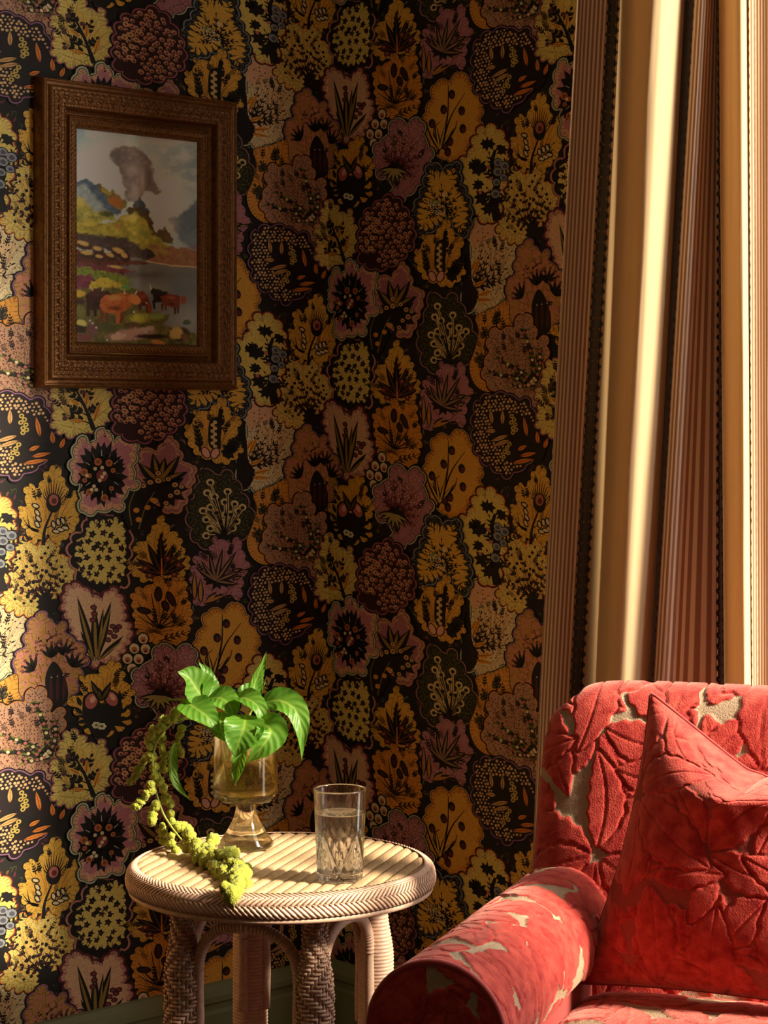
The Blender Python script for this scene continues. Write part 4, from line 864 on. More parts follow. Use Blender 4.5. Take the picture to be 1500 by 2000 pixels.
# ------------------------------------------------------------------ rattan side table
TX, TY, TZ, TR = -.1557, 3.10, .56, .2333
table = empty('side_table', (TX, TY, 0))
tag(table, 'round pale pink woven rattan side table standing in the papered corner', 'table')
m_cane = mat('pale_cane', S('c6a37c'), .55, noise=.22, nscale=120, bump=.25, bscale=260, bdist=.0006, nstretch=(3, .5, 1))
m_weave = mat('pink_painted_rattan', S('d2aa92'), .5, noise=.2, nscale=160, bump=.15, bscale=300, bdist=.0006)
m_core = mat('rattan_gaps', S('8c6650'), .8, noise=.3, nscale=200)
# woven cane strips across the top, each with fine cross strands
DIRA = math.radians(73); du_ = np.array((math.cos(DIRA), math.sin(DIRA))); dn_ = np.array((du_[1], -du_[0]))
SWD, RTOP = .0198, TR - .012
ns = int(2 * RTOP / SWD) + 1
for i in range(ns):
    c = (i - (ns - 1) / 2) * SWD; a0, a1 = c - SWD / 2 + .0006, c + SWD / 2 - .0006
    cross = np.linspace(a0, a1, 8); prof = np.array([-.0022, -.0007, .0, .0002, .0002, -.0001, -.0008, -.0024])
    hl = np.sqrt(np.maximum(RTOP ** 2 - cross ** 2, .0006 ** 2)); nl = max(10, int(2 * hl.max() / .0028))
    u = np.linspace(-1, 1, nl)[None, :] * hl[:, None]; k = np.arange(nl)[None, :]
    h = prof[:, None] + .0003 * np.where((k + i) % 2, 1, -1) * np.where(np.abs(cross - c) < SWD * .3, 1, .3)[:, None]
    edge = np.clip((np.hypot(u, cross[:, None]) - (RTOP - .014)) / .014, 0, 1); h = h - .004 * edge ** 2
    P = np.stack([du_[0] * u + dn_[0] * cross[:, None], du_[1] * u + dn_[1] * cross[:, None], TZ + h], -1)
    grid('cane_strip', P, m_cane, table, flip=True)
b = MB(); b.lathe([(0, TZ - .030), (RTOP + .004, TZ - .030), (TR - .0085, TZ - .024), (TR - .006, TZ - .016), (TR - .009, TZ - .008), (RTOP, TZ - .0045), (0, TZ - .0035)], 72); b.build('tabletop_core', m_core, table, True)
# herringbone edge: short strands bent over the rim
def strand(mb, path, wv, th):
    """flat strand along path (n,3) with width vector array and outward normal thickness"""
    n = len(path); path = np.asarray(path); wv = np.asarray(wv)
    T = np.gradient(path, axis=0); nn = np.cross(T, wv); nn /= np.linalg.norm(nn, axis=1)[:, None] + 1e-12
    V = np.concatenate([path - wv, path + nn * th, path + wv, path - nn * th * .3]); f = []
    for i in range(n - 1):
        for a in range(4):
            b2 = (a + 1) % 4; f.append([a * n + i, a * n + i + 1, b2 * n + i + 1, b2 * n + i])
    f += [[0, n, 2 * n, 3 * n], [n - 1, 4 * n - 1, 3 * n - 1, 2 * n - 1]]
    mb.add(V, f)
def rim_pt(a, v):
    """v 0..1 from the top of the rim over the side to below"""
    t = v * math.pi * .62 + .08; r = TR - .0185 + .0185 * math.sin(min(t, math.pi / 2 + .9)); z = TZ - .0185 + .0185 * math.cos(t) - (.010 * max(0, v - .45))
    return np.array((r * math.cos(a), r * math.sin(a), z))
mb = MB(); NA = 176
rows = [(0.0, .36, 1), (.30, .66, -1), (.60, 1.0, 1)]
for (v0, v1, sg) in rows:
    for i in range(NA):
        a = 2 * math.pi * i / NA; path = []; wv = []
        for k in range(4):
            t = k / 3; aa = a + sg * (t - .5) * 2 * math.pi / NA * 2.3; path.append(rim_pt(aa, v0 + (v1 - v0) * t) + .0004 * math.sin(t * math.pi) * np.array((math.cos(aa), math.sin(aa), .5)))
        for k in range(4):
            aa = a + sg * (k / 3 - .5) * 2 * math.pi / NA * 2.3; wv.append(np.array((-math.sin(aa), math.cos(aa), 0)) * .0042)
        strand(mb, path, wv, .0013)
o = mb.build('rim_weave', m_weave, table, True); o['kind'] = 'stuff'
b = MB(); a = np.linspace(0, 2 * np.pi, 97); b.tube(np.stack([np.cos(a) * (TR - .0075), np.sin(a) * (TR - .0075), 0 * a + TZ - .037], -1), .0048, 8, False); b.build('rim_hoop', m_weave, table, True)
# legs and bent arches
LEGS = [(-.143, -.056), (.056, -.143), (.143, .056), (-.056, .143)]
def leg_r(z): return .0185 + (.0275 - .0185) * float(sstep(.475, .40, np.array(z)))
for li, (lx, ly) in enumerate(LEGS):
    woven = li in (0, 1)
    zs = np.arange(0, TZ - .034, .0013); rr = np.array([leg_r(z) for z in zs])
    if not woven: rr = rr + .0007 * np.sin(2 * np.pi * zs / .0055)
    else: rr = rr - .0012
    b = MB(); b.lathe(np.concatenate([[(0, 0)], np.stack([rr, zs], -1), [(0, zs[-1])]]), 24, (lx, ly, 0)); leg = b.build('leg', m_core if woven else m_weave, table, True)
    if woven:
        mb = MB(); dz, nc = .0058, 28
        for j in range(int((TZ - .04) / dz)):
            sh = (j % 14) if (j % 14) < 7 else 14 - (j % 14)
            for i in range(0, nc, 4):
                a0 = 2 * math.pi * (i + sh) / nc; path = []; wv = []
                for t in np.linspace(0, 1, 4):
                    aa = a0 + t * 2 * math.pi / nc * 2.9; z = j * dz + .003; r = leg_r(z) - .0006 + .0014 * math.sin(math.pi * t)
                    path.append((lx + r * math.cos(aa), ly + r * math.sin(aa), z)); wv.append((0, 0, .0024))
                strand(mb, path, wv, .0014)
        nv = nc
        for i in range(nv):
            aa = 2 * math.pi * (i + .5) / nv; zs2 = np.linspace(.002, TZ - .036, 24); rr2 = np.array([leg_r(z) - .0012 for z in zs2])
            strand(mb, np.stack([lx + rr2 * math.cos(aa), ly + rr2 * math.sin(aa), zs2], -1), np.tile(np.array((-math.sin(aa), math.cos(aa), 0)) * .0022, (24, 1)), .0012)
        o = mb.build('leg_weave', m_weave, leg, True); o['kind'] = 'stuff'
for li in range(4):
    A, B = np.array(LEGS[li]), np.array(LEGS[(li + 1) % 4]); d = B - A; L = np.linalg.norm(d); d /= L
    ztop = .4835; ins = .026; half = L / 2 - ins
    pts = []
    for t in np.linspace(0, 1, 90):
        th = math.pi * t; x = -math.cos(th); y = math.sin(th)
        x = math.copysign(abs(x) ** .85, x)
        pts.append((*(A + d * (L / 2 + x * half)), ztop - .075 + .075 * y ** .8))
    pts = [(pts[0][0], pts[0][1], .30)] + [(pts[0][0], pts[0][1], .36)] + pts + [(pts[-1][0], pts[-1][1], .36), (pts[-1][0], pts[-1][1], .30)]
    p = catmull(pts, 300); r = .0088 + .0005 * np.sin(np.arange(300) * 2 * np.pi / 6)
    b = MB(); b.tube(p, r, 10); b.build('arch_rail', m_weave, table, True)

# ------------------------------------------------------------------ cut tumbler with water
m_glass = glass_mat('clear_cut_glass', (1, 1, 1), 0, 1.5, .12)
m_water = glass_mat('water', (.98, .99, 1), 0, 1.33, .12)
GX, GY, GZ = (664 - CX) / F * 2.973, 2.973, TZ + .0008
tumbler = empty('tumbler', (GX, GY, GZ)); tag(tumbler, 'cut crystal highball tumbler of clear water on the rattan table', 'drinking glass')
na, nz = 144, 90; th = np.linspace(0, 2 * np.pi, na, endpoint=False)[:, None]; H = .1315
z = np.linspace(0, H, nz)[None, :]; R = .0335 + .0051 * (z / H) ** 1.0; R = R - .004 * np.clip(1 - z / .004, 0, 1) ** 2
u = th / (2 * np.pi) * 8; zl = (z - .012) / .060
def groove(c, wd): 
    d = np.abs(c - np.round(c)); return np.clip(1 - d / wd, 0, 1)
zone = sstep(.004, .010, z) * (1 - sstep(.062, .078 + 0 * z, z + .006 * np.abs((u - np.floor(u)) - .5)))
g1 = groove(u * .5 + zl * .5, .06) + groove(u * .5 - zl * .5, .06); g2 = groove(u * 2 + zl * 2, .35) * .55 + groove(u * 2 - zl * 2, .35) * .55
R2 = R - zone * (.0024 * np.clip(g1, 0, 1) + .0016 * g2) - .0008 * (z < .008) * (np.cos(th * 16) * .5 + .5)
outer = np.stack([R2 * np.cos(th), R2 * np.sin(th), np.broadcast_to(z, R2.shape)], -1)
Ri = lambda zz: .0335 + .0051 * zz / H - .0028
zi = np.concatenate([[H, H - .0005], np.linspace(H - .003, .013, 16), [.0115, .011]]); ri = np.array([Ri(q) for q in zi]); ri[0] += .0014; ri[-1] *= .0; ri[-2] *= .85
zi[0] = H + .0006; ri[0] -= .0
inner = np.stack([ri[None] * np.cos(th), ri[None] * np.sin(th), np.broadcast_to(zi[None], (na, len(zi)))], -1)
bot = np.stack([np.array([0.0, .6])[None] * R2[:, :1] * np.cos(th), np.array([0.0, .6])[None] * R2[:, :1] * np.sin(th), np.zeros((na, 2))], -1)
grid('glass_body', np.concatenate([bot, outer, inner], 1), m_glass, tumbler, cu=True)
WL = .0975; zw = np.concatenate([[.0116, .0116], np.linspace(.0122, WL - .0012, 10), [WL, WL - .0006, WL - .0006]]); rw = np.array([0, .95] + [1.0] * 11 + [.96, 0]) 
rw = np.array([r_ * (Ri(q) + .0006) for r_, q in zip(rw, zw)])
grid('water', np.stack([rw[None] * np.cos(th), rw[None] * np.sin(th), np.broadcast_to(zw[None], (na, len(zw)))], -1), m_water, tumbler, cu=True)

# ------------------------------------------------------------------ footed glass vase
m_amber = glass_mat('straw_tinted_glass', (1, .97, .87), 0.0, 1.5, .15)
m_vwater = glass_mat('vase_water', (1, .96, .70), 0, 1.33, .15)
VX, VY = (480 - CX) / F * 3.20, 3.20
vase = empty('footed_vase', (VX, VY, TZ + .0008)); tag(vase, 'straw tinted faceted glass vase on a flared foot at the back of the table', 'vase')
def facet(prof, nside, name, m, rot=.2, parent=vase, sub=6, depth=1.):
    n = nside * sub; a = np.linspace(0, 2 * np.pi, n, endpoint=False); k = (a * nside / (2 * np.pi)) % 1
    fac = math.cos(math.pi / nside) / np.cos((k - .5) * 2 * math.pi / nside); fac = 1 + (fac - 1) * depth
    p = np.array(prof); P = np.stack([np.outer(np.cos(a + rot) * fac, p[:, 0]), np.outer(np.sin(a + rot) * fac, p[:, 0]), np.broadcast_to(p[:, 1], (n, len(p)))], -1)
    return grid(name, P, m, parent, cu=True, smooth=False)
facet([(0, 0), (.0435, 0), (.0445, .004), (.043, .008), (.030, .026), (.021, .042), (.0165, .056), (.0150, .066), (.0160, .0705), (0, .0706)], 8, 'foot', m_amber, sub=2)
facet([(0, .0712), (.030, .0712), (.046, .0735), (.0505, .080), (.0515, .088), (.0500, .092), (.0505, .172), (.0495, .174), (.0470, .173), (.0465, .098), (.043, .088), (.036, .084), (0, .083)], 8, 'bowl', m_amber, sub=2)
facet([(0, .0825), (.036, .0835), (.0436, .0875), (.0470, .0985), (.0472, .140), (.047, .1402), (0, .1395)], 8, 'water', m_vwater, sub=2)

# ------------------------------------------------------------------ green amaranth
m_leaf = bpy.data.materials.new('fresh_leaf'); m_leaf.use_nodes = True
def leaf_material():
    nt = m_leaf.node_tree; N = nt.nodes; L = nt.links; pb = N['Principled BSDF']
    a = N.new('ShaderNodeAttribute'); a.attribute_name = 'Col'; L.new(a.outputs['Color'], pb.inputs['Base Color']); pb.inputs['Roughness'].default_value = .45
    tr = N.new('ShaderNodeBsdfTranslucent'); mx0 = N.new('ShaderNodeMix'); mx0.data_type = 'RGBA'; mx0.blend_type = 'MULTIPLY'; mx0.inputs['Factor'].default_value = 1; mx0.inputs['B'].default_value = (1.5, 1.35, .5, 1)
    L.new(a.outputs['Color'], mx0.inputs['A']); L.new(mx0.outputs['Result'], tr.inputs['Color'])
    mx = N.new('ShaderNodeMixShader'); mx.inputs[0].default_value = .42; L.new(pb.outputs[0], mx.inputs[1]); L.new(tr.outputs[0], mx.inputs[2]); L.new(mx.outputs[0], N['Material Output'].inputs[0])
leaf_material()
m_stem = mat('green_stem', S('8a8f35'), .55, noise=.15, nscale=80)
m_tass = mat('amaranth_florets', S('b4b22c'), .8, noise=.45, nscale=260, bump=.9, bscale=420, bdist=.003, col2=S('8c9422'), sheen=.15)
def cp(x, y, Y): return PP(200 + x / 3, 1240 + y / 3, Y)      # coordinates read off the enlarged picture
plant = empty('amaranth_spray', (VX, VY, TZ + .085)); POFF = Vector(plant.location)
tag(plant, 'green trailing amaranth spray with broad leaves in the footed vase', 'flower spray')
random.seed(4)
def leaf(pts, Y, width, cup=.25, up=None, roll=0., name='leaf'):
    """pts: path of the midrib (enlarged-picture coordinates with own depth), width in picture pixels"""
    NL = 64; path = catmull([list(cp(x, y, yy) - POFF) for x, y, yy in pts], NL)
    T = np.gradient(path, axis=0); T /= np.linalg.norm(T, axis=1)[:, None]
    view = np.array((0, -1.0, .25)) if up is None else np.array(up, float); view /= np.linalg.norm(view)
    side = np.cross(T, view); side /= np.linalg.norm(side, axis=1)[:, None] + 1e-9
    nrm = np.cross(side, T)
    c, s_ = math.cos(roll), math.sin(roll); side, nrm = side * c + nrm * s_, nrm * c - side * s_
    t = np.linspace(0, 1, NL); wd = width / 3 / F * Y * .5 * (np.sin(np.pi * np.clip(t, 0, 1) ** .72) ** .85) * (1 - .25 * t) * 1.25 * (1 - .35 * sstep(.7, 1., t))
    nv = 25; v = np.linspace(-1, 1, nv)
    vein = np.cos(2 * np.pi * (t[:, None] * 8 - np.abs(v)[None, :] * 1.7)) ; amp = .0006 * np.sin(np.pi * t)[:, None] * np.clip(np.abs(v) * 4, 0, 1)[None]
    h = wd[:, None] * cup * np.abs(v)[None, :] ** 1.5 + amp * vein + .0016 * np.sin(t[:, None] * 14 + v[None] * 3) * np.abs(v)[None] ** 3
    ser = 1 + .05 * (((t * 15) % 1) - .5)
    P = path[:, None] + side[:, None] * (wd * ser)[:, None, None] * v[None, :, None] + nrm[:, None] * h[..., None]
    base = np.array(S('4c8220')); lt = np.array(S('a8c052')); rib = np.exp(-(v / .07) ** 2)[None, :] * (1 - t[:, None] * .5); vc = np.clip(vein - .45, 0, 1) * 1.3 * np.clip(np.abs(v) * 4, 0, 1)[None]
    k = np.clip(rib * .75 + vc * .22 + .3 * (fbm(t[:, None] * 6 + random.random() * 9 + 0 * v[None], v[None] * 2 + 0 * t[:, None], 3) - .3), 0, 1)[..., None]
    C = base * (1 - k) + lt * k; C = C * (.85 + .2 * random.random())
    return grid(name, P, m_leaf, plant, col=C)
D = 3.20
leaf([(600, 385, D), (560, 330, D - .01), (505, 250, D - .02), (440, 215, D - .03)], D, 190, .35, (.3, -.8, .5))
leaf([(600, 385, D), (612, 310, D + .01), (600, 230, D + .015), (565, 158, D + .02)], D, 120, .5, (.75, -.6, .2))
leaf([(480, 385, D - .02), (540, 425, D - .045), (620, 485, D - .06), (700, 590, D - .065)], D, 165, .25, (.1, -.75, .65))
leaf([(610, 375, D), (690, 370, D - .02), (750, 420, D - .035), (770, 510, D - .04)], D, 150, .25, (.1, -.7, .7))
leaf([(740, 390, D), (830, 370, D - .03), (915, 430, D - .05), (940, 575, D - .055)], D, 130, .3, (.35, -.7, .6))
leaf([(840, 470, D - .04), (830, 540, D - .075), (800, 630, D - .085), (775, 725, D - .085)], D, 205, .25, (.05, -.9, .4))
leaf([(825, 640, D - .075), (808, 720, D - .085), (790, 810, D - .085), (776, 884, D - .083)], D, 76, .35, (-.3, -.9, .2))
leaf([(915, 500, D - .05), (985, 560, D - .07), (940, 650, D - .08), (840, 755, D - .075)], D, 170, .3, (.2, -.95, .1))
leaf([(930, 400, D), (1040, 385, D - .01), (1130, 440, D - .02), (1165, 560, D - .03), (1168, 738, D - .03)], D, 140, .3, (.3, -.85, .4))
leaf([(880, 420, D + .02), (890, 300, D + .03), (925, 200, D + .03), (962, 98, D + .03)], D, 74, .4, (.6, -.8, .1))
leaf([(800, 400, D + .03), (860, 350, D + .045), (915, 310, D + .05), (955, 275, D + .05)], D, 125, .2, (-.2, -.8, .6))
leaf([(425, 630, D - .02), (400, 740, D - .02), (430, 880, D - .02), (520, 972, D - .02)], D, 62, .5, (.7, -.7, .1))
leaf([(700, 450, D - .01), (690, 520, D - .05), (705, 580, D - .06), (740, 640, D - .062)], D, 110, .2, (0, -.8, .6))
def path_(pts): return [tuple(cp(x, y, yy) - POFF) for x, y, yy in pts]
def stem(pts, r0, r1):
    p = catmull(path_(pts), 60); b = MB(); b.tube(p, np.linspace(r0, r1, 60), 8); b.build('stem', m_stem, plant, True)
stem([(770, 860, D), (745, 700, D), (700, 580, D - .02), (600, 500, D - .03), (480, 490, D - .03), (390, 530, D - .03), (305, 660, D - .035), (300, 850, D - .035), (345, 1020, D - .035), (400, 1120, D - .04), (475, 1215, D - .055)], .0032, .0016)
stem([(780, 860, D + .005), (770, 700, D + .01), (690, 520, D - .02), (600, 390, D), (520, 420, D - .02), (440, 460, D - .03)], .0026, .001)
stem([(800, 850, D + .01), (820, 600, D), (870, 450, D), (940, 405, D)], .0026, .0012)
stem([(810, 850, D + .01), (830, 600, D + .02), (880, 420, D + .02)], .0022, .0012)
stem([(600, 385, D), (480, 380, D - .01), (400, 380, D - .01), (330, 398, D - .01)], .0018, .0012)
ico = bpy.data.meshes.new('tmp')
import bmesh
bmh = bmesh.new(); bmesh.ops.create_icosphere(bmh, subdivisions=3, radius=1); bmh.to_mesh(ico); bmh.free()
IV = np.array([v.co for v in ico.vertices]); IF = [list(p.vertices) for p in ico.polygons]; bpy.data.meshes.remove(ico)
rs = np.random.RandomState(8)
def floret(mb, c, r):
    q = IV @ np.linalg.qr(rs.randn(3, 3))[0]; k = 1 + .16 * np.sin(q[:, 0] * 9 + rs.rand() * 6) * np.sin(q[:, 1] * 9 + rs.rand() * 6) * np.sin(q[:, 2] * 9 + rs.rand() * 6) + .10 * rs.randn(len(q))
    mb.add(np.asarray(c) + IV * (r * k)[:, None] * (.9 + .25 * rs.rand(3)), IF)
def tassel(pts, r0, r1, gap=1.25, jit=.25, side=0.):
    p = catmull(path_(pts), 200); L = np.concatenate([[0], np.cumsum(np.linalg.norm(np.diff(p, axis=0), axis=1))]); mb = MB(); d = 0.
    while d < L[-1]:
        t = d / L[-1]; r = (r0 + (r1 - r0) * t) / 3 / F * D * (.85 + .3 * rs.rand()); c = np.array([np.interp(d, L, p[:, k]) for k in range(3)]) + rs.randn(3) * r * jit
        floret(mb, c, r)
        if side and rs.rand() < side:
            o = rs.randn(3); o /= np.linalg.norm(o); o[2] = abs(o[2]) * .7; floret(mb, c + o * r * 1.15, r * .72)
        d += r * gap
    return mb.build('flower_tassel', m_tass, plant, True)
E_ = D - .03
tassel([(440, 458, E_), (370, 500, E_), (320, 550, E_), (285, 620, E_), (280, 700, E_), (300, 790, E_), (335, 860, E_), (360, 910, E_)], 26, 27)
tassel([(350, 920, E_ + .02), (385, 970, E_ + .02), (412, 1045, E_ + .02)], 24, 26)
tassel([(350, 580, E_ + .03), (355, 680, E_ + .03), (355, 800, E_ + .03)], 22, 20)
tassel([(475, 555, E_ + .03), (440, 610, E_ + .03), (450, 660, E_ + .03), (468, 715, E_ + .03)], 22, 15)
tassel([(250, 720, E_ + .02), (215, 790, E_ + .02), (165, 870, E_ + .02)], 20, 26)
tassel([(285, 870, E_ - .015), (262, 915, E_ - .015), (215, 980, E_ - .015), (180, 1005, E_ - .015)], 24, 27)
tassel([(312, 985, E_ - .01), (295, 1045, E_ - .01), (290, 1100, E_ - .01)], 24, 30)
tassel([(355, 1110, E_ + .015), (350, 1160, E_ + .015), (345, 1210, E_ + .015)], 19, 25)
tassel([(415, 1095, E_), (470, 1140, E_), (522, 1165, E_)], 24, 42)
tassel([(402, 1190, E_ + .0), (425, 1265, E_ - .005)], 25, 32)
# the heavy end lies on the table
tassel([(500, 1232, 3.130), (590, 1262, 3.095), (680, 1300, 3.050), (760, 1350, 3.005), (810, 1410, 2.955), (790, 1470, 2.915), (735, 1525, 2.875)], 42, 40, .8, .3, .75)
tassel([(570, 1310, 3.075), (650, 1350, 3.040), (710, 1410, 2.985), (740, 1460, 2.94)], 36, 36, .9, .35, .4)
tassel([(600, 1240, 3.110), (655, 1195, 3.13)], 30, 38, 1.2); tassel([(690, 1280, 3.075), (755, 1275, 3.08), (770, 1300, 3.06)], 34, 40, 1.1)

# ------------------------------------------------------------------ armchair in cut velvet
CH0, CHR = (.06, 2.35, 0), -math.radians(20)
chair = empty('armchair', CH0, CHR)
tag(chair, 'coral red cut velvet armchair with rolled arms and a leaf pattern', 'armchair')
RED, TAU = np.array(S('b8403a')), np.array(S('a08a72'))
m_velvet = bpy.data.materials.new('cut_velvet'); m_velvet.use_nodes = True
def velvet_material(m_velvet, g1, g2):
    nt = m_velvet.node_tree; N = nt.nodes; L = nt.links; pb = N['Principled BSDF']
    a = N.new('ShaderNodeAttribute'); a.attribute_name = 'msk'
    tc = N.new('ShaderNodeTexCoord'); nz = N.new('ShaderNodeTexNoise'); nz.inputs['Scale'].default_value = 55; nz.inputs['Detail'].default_value = 5; L.new(tc.outputs['Object'], nz.inputs['Vector'])
    pile = N.new('ShaderNodeMix'); pile.data_type = 'RGBA'; pile.inputs['A'].default_value = (*S('9c2624'), 1); pile.inputs['B'].default_value = (*S('c64c40'), 1)
    r = N.new('ShaderNodeMapRange'); r.inputs[1].default_value = .35; r.inputs[2].default_value = .68; L.new(nz.outputs['Fac'], r.inputs[0]); L.new(r.outputs[0], pile.inputs['Factor'])
    n2 = N.new('ShaderNodeTexNoise'); n2.inputs['Scale'].default_value = 700; L.new(tc.outputs['Object'], n2.inputs['Vector'])
    gr = N.new('ShaderNodeMix'); gr.data_type = 'RGBA'; gr.inputs['A'].default_value = (*S(g1), 1); gr.inputs['B'].default_value = (*S(g2), 1); L.new(n2.outputs['Fac'], gr.inputs['Factor'])
    st = N.new('ShaderNodeMapRange'); st.inputs[1].default_value = .3; st.inputs[2].default_value = .55; L.new(a.outputs['Fac'], st.inputs[0])
    mx = N.new('ShaderNodeMix'); mx.data_type = 'RGBA'; L.new(st.outputs[0], mx.inputs['Factor']); L.new(gr.outputs['Result'], mx.inputs['A']); L.new(pile.outputs['Result'], mx.inputs['B'])
    L.new(mx.outputs['Result'], pb.inputs['Base Color']); pb.inputs['Roughness'].default_value = .8; pb.inputs['Specular IOR Level'].default_value = .15
    sh = N.new('ShaderNodeMath'); sh.operation = 'MULTIPLY'; sh.inputs[1].default_value = .6; L.new(st.outputs[0], sh.inputs[0]); L.new(sh.outputs[0], pb.inputs['Sheen Weight'])
    pb.inputs['Sheen Tint'].default_value = (1, .55, .46, 1); pb.inputs['Sheen Roughness'].default_value = .42
    bp = N.new('ShaderNodeBump'); bp.inputs['Strength'].default_value = .7; bp.inputs['Distance'].default_value = .002; n3 = N.new('ShaderNodeTexNoise'); n3.inputs['Scale'].default_value = 420; n3.inputs['Detail'].default_value = 4; L.new(tc.outputs['Object'], n3.inputs['Vector']); L.new(n3.outputs['Fac'], bp.inputs['Height']); L.new(bp.outputs[0], pb.inputs['Normal'])
velvet_material(m_velvet, '8e7560', 'b9a084')
m_velvet2 = bpy.data.materials.new('cut_velvet_on_red'); m_velvet2.use_nodes = True
velvet_material(m_velvet2, '8a3a34', 'a85548')
m_vplain = mat('plain_red_velvet', S('9c2825'), .8, sheen=.5, sheen_tint=(1, .62, .55), noise=.15, nscale=60)
m_foot = mat('dark_turned_wood', S('3a2416'), .4)
def pile(X, Y, seed, clusters, lmin=.082, lmax=.142, bold=1., jit=.5):
    """raised leaf pattern at points X, Y (metres): height 0..1 and colour mask (1 pile, 0 bare ground)"""
    rr = np.random.RandomState(seed); h = np.zeros(X.shape); m = np.zeros(X.shape)
    x0, x1, y0, y1 = X.min(), X.max(), Y.min(), Y.max()
    st = .130 / clusters; cs = [(x, y) for k, x in enumerate(np.arange(x0 - .03, x1 + st, st)) for y in np.arange(y0 - .03 + (st / 2 if k % 2 else 0), y1 + st, st)]
    cs = [(x + rr.uniform(-jit, jit) * st * .5, y + rr.uniform(-jit, jit) * st * .5) for x, y in cs]; rr.shuffle(cs)
    for (cx, cy) in cs:
        n = rr.randint(4, 7); a0 = rr.uniform(0, 6.28)
        for k in range(n):
            a = a0 + k * 2 * math.pi / n + rr.uniform(-.3, .3); L = rr.uniform(lmin, lmax); wd = L * rr.uniform(.2, .3) * bold; bend = rr.uniform(-.016, .016)
            sx, sy = cx + math.cos(a) * .008, cy + math.sin(a) * .008
            dx, dy = X - sx, Y - sy; near = (np.abs(dx) < L + .01) & (np.abs(dy) < L + .01)
            if not near.any(): continue
            u = (dx[near] * math.cos(a) + dy[near] * math.sin(a)) / L; v = -dx[near] * math.sin(a) + dy[near] * math.cos(a) - bend * np.sin(np.pi * np.clip(u, 0, 1))
            half = wd * np.sin(np.pi * np.clip(u, 0, 1) ** .85) ** .8; half = half * (1 + .06 * np.sin(u * 40))
            d = (half - np.abs(v)) / .0032; d = np.where((u > 0) & (u < 1), d, -9)
            top = np.clip(d, 0, 1); rib = np.clip((np.abs(v) - .0005) / .0016, 0, 1) if wd > .02 else np.ones(v.shape)
            hh = h[near]; cut = np.clip(d + 1., 0, 1) * (1 - top)             # a cut line round the leaf
            hh = hh * (1 - cut); hh = np.where(top > 0, top * (.5 + .5 * rib), hh)
            h[near] = hh; m[near] = np.maximum(m[near], top)
    return h, m
PH = .0032
def displaced(P, H):
    du = np.gradient(P, axis=0); dv = np.gradient(P, axis=1); n = np.cross(du, dv); n /= np.linalg.norm(n, axis=-1)[..., None] + 1e-12
    return P, n
AR, ATOP, ALEN = .081, .603, .60
def arm(xc, seed):
    nth, ny = 250, 270; th = np.linspace(-.62 * np.pi, .62 * np.pi, nth)[:, None]; y = np.linspace(0, ALEN, ny)[None, :]
    R = AR * (1 - .03 * y / ALEN) + .002 * (fbm(th * 3 + 0 * y, y * 12 + 0 * th, 3) - .5)
    H, HM = pile(AR * th + 0 * y, y + 0 * th, seed, 1.1)
    R = R + PH * H - .006 * np.clip(1 - y / .012, 0, 1) ** 2
    P = np.stack([xc + R * np.sin(th), y + 0 * th, ATOP - AR + R * np.cos(th)], -1)
    o = grid('arm', P, m_velvet, chair, attr=HM)
    # rounded front facing with piping
    nr = 70; r = np.linspace(.001, 1, nr)[:, None]; ph = np.linspace(0, 2 * np.pi, 140, endpoint=False)[None, :]
    X, Z = r * np.sin(ph) * (AR - .002), r * np.cos(ph) * (AR - .002); Hf, HMf = pile(X, Z, seed + 5, 1.5, .07, .12)
    yy = -.006 * np.sqrt(np.maximum(0, 1 - r ** 4)) + 0 * ph - PH * Hf
    grid('arm_facing', np.stack([xc + X, yy, ATOP - AR + Z], -1), m_velvet, o, cv=True, attr=HMf)
    b = MB(); a = np.linspace(-.75 * np.pi, .75 * np.pi, 80); b.tube(np.stack([xc + np.sin(a) * AR, 0 * a - .001, ATOP - AR + np.cos(a) * AR], -1), .0048, 10); b.build('piping', m_vplain, o, True)
    b = MB(); b.box((xc, .01 + ALEN / 2, (ATOP - AR * 1.2 + .11) / 2), (AR * .72, ALEN / 2 - .012, (ATOP - AR * 1.2 - .11) / 2)); b.build('arm_panel', m_vplain, o)
arm(0, 11); arm(.60, 23)
# back: rounded upholstered slab leaning backwards
BX0, BX1, BZ0, BZ1, BT = -.052, .655, .24, .848, .11
def slab(name, parent, nu, nv, seed, Tn, fn, mtl, clus, front_only=False):
    u = np.sin(np.linspace(-1, 1, nu) * np.pi / 2 * .93) / math.sin(np.pi / 2 * .93); v = np.sin(np.linspace(-1, 1, nv) * np.pi / 2 * .93) / math.sin(np.pi / 2 * .93)
    U, V = np.meshgrid(u, v, indexing='ij'); parts = []
    f = 1 - .13 * (np.abs(U * V)) ** 9
    prof = (np.maximum(0, 1 - np.abs(U) ** 9) * np.maximum(0, 1 - np.abs(V) ** 8)) ** .42
    return U, V, f, prof
U, V, f, prof = slab('back', chair, 330, 300, 0, 0, None, None, 0)
hw, hh = (BX1 - BX0) / 2, (BZ1 - BZ0) / 2
x = (BX0 + BX1) / 2 + hw * U * f; zc = (BZ0 + BZ1) / 2 + hh * V * f
lean = .50 + .125 * (zc - .46) / .38 + BT / 2
H, HM = pile(x, zc, 44, 1.05); 
yf = lean - BT / 2 * prof - PH * H * np.clip(prof * 4, 0, 1) + .004 * (fbm(x * 9, zc * 9, 2) - .5)
dz = PH * H * np.clip(1 - prof, 0, 1)
bk = grid('backrest', np.stack([x, yf, zc + dz], -1), m_velvet, chair, attr=HM)
sub = (slice(None, None, 6), slice(None, None, 6)); yb = lean + BT / 2 * prof
Pb = np.stack([x, yb, zc], -1)[::1, ::1]
grid('back_cover', Pb[np.ix_(np.r_[0:330:7, 329], np.r_[0:300:7, 299])], m_vplain, bk, flip=True)
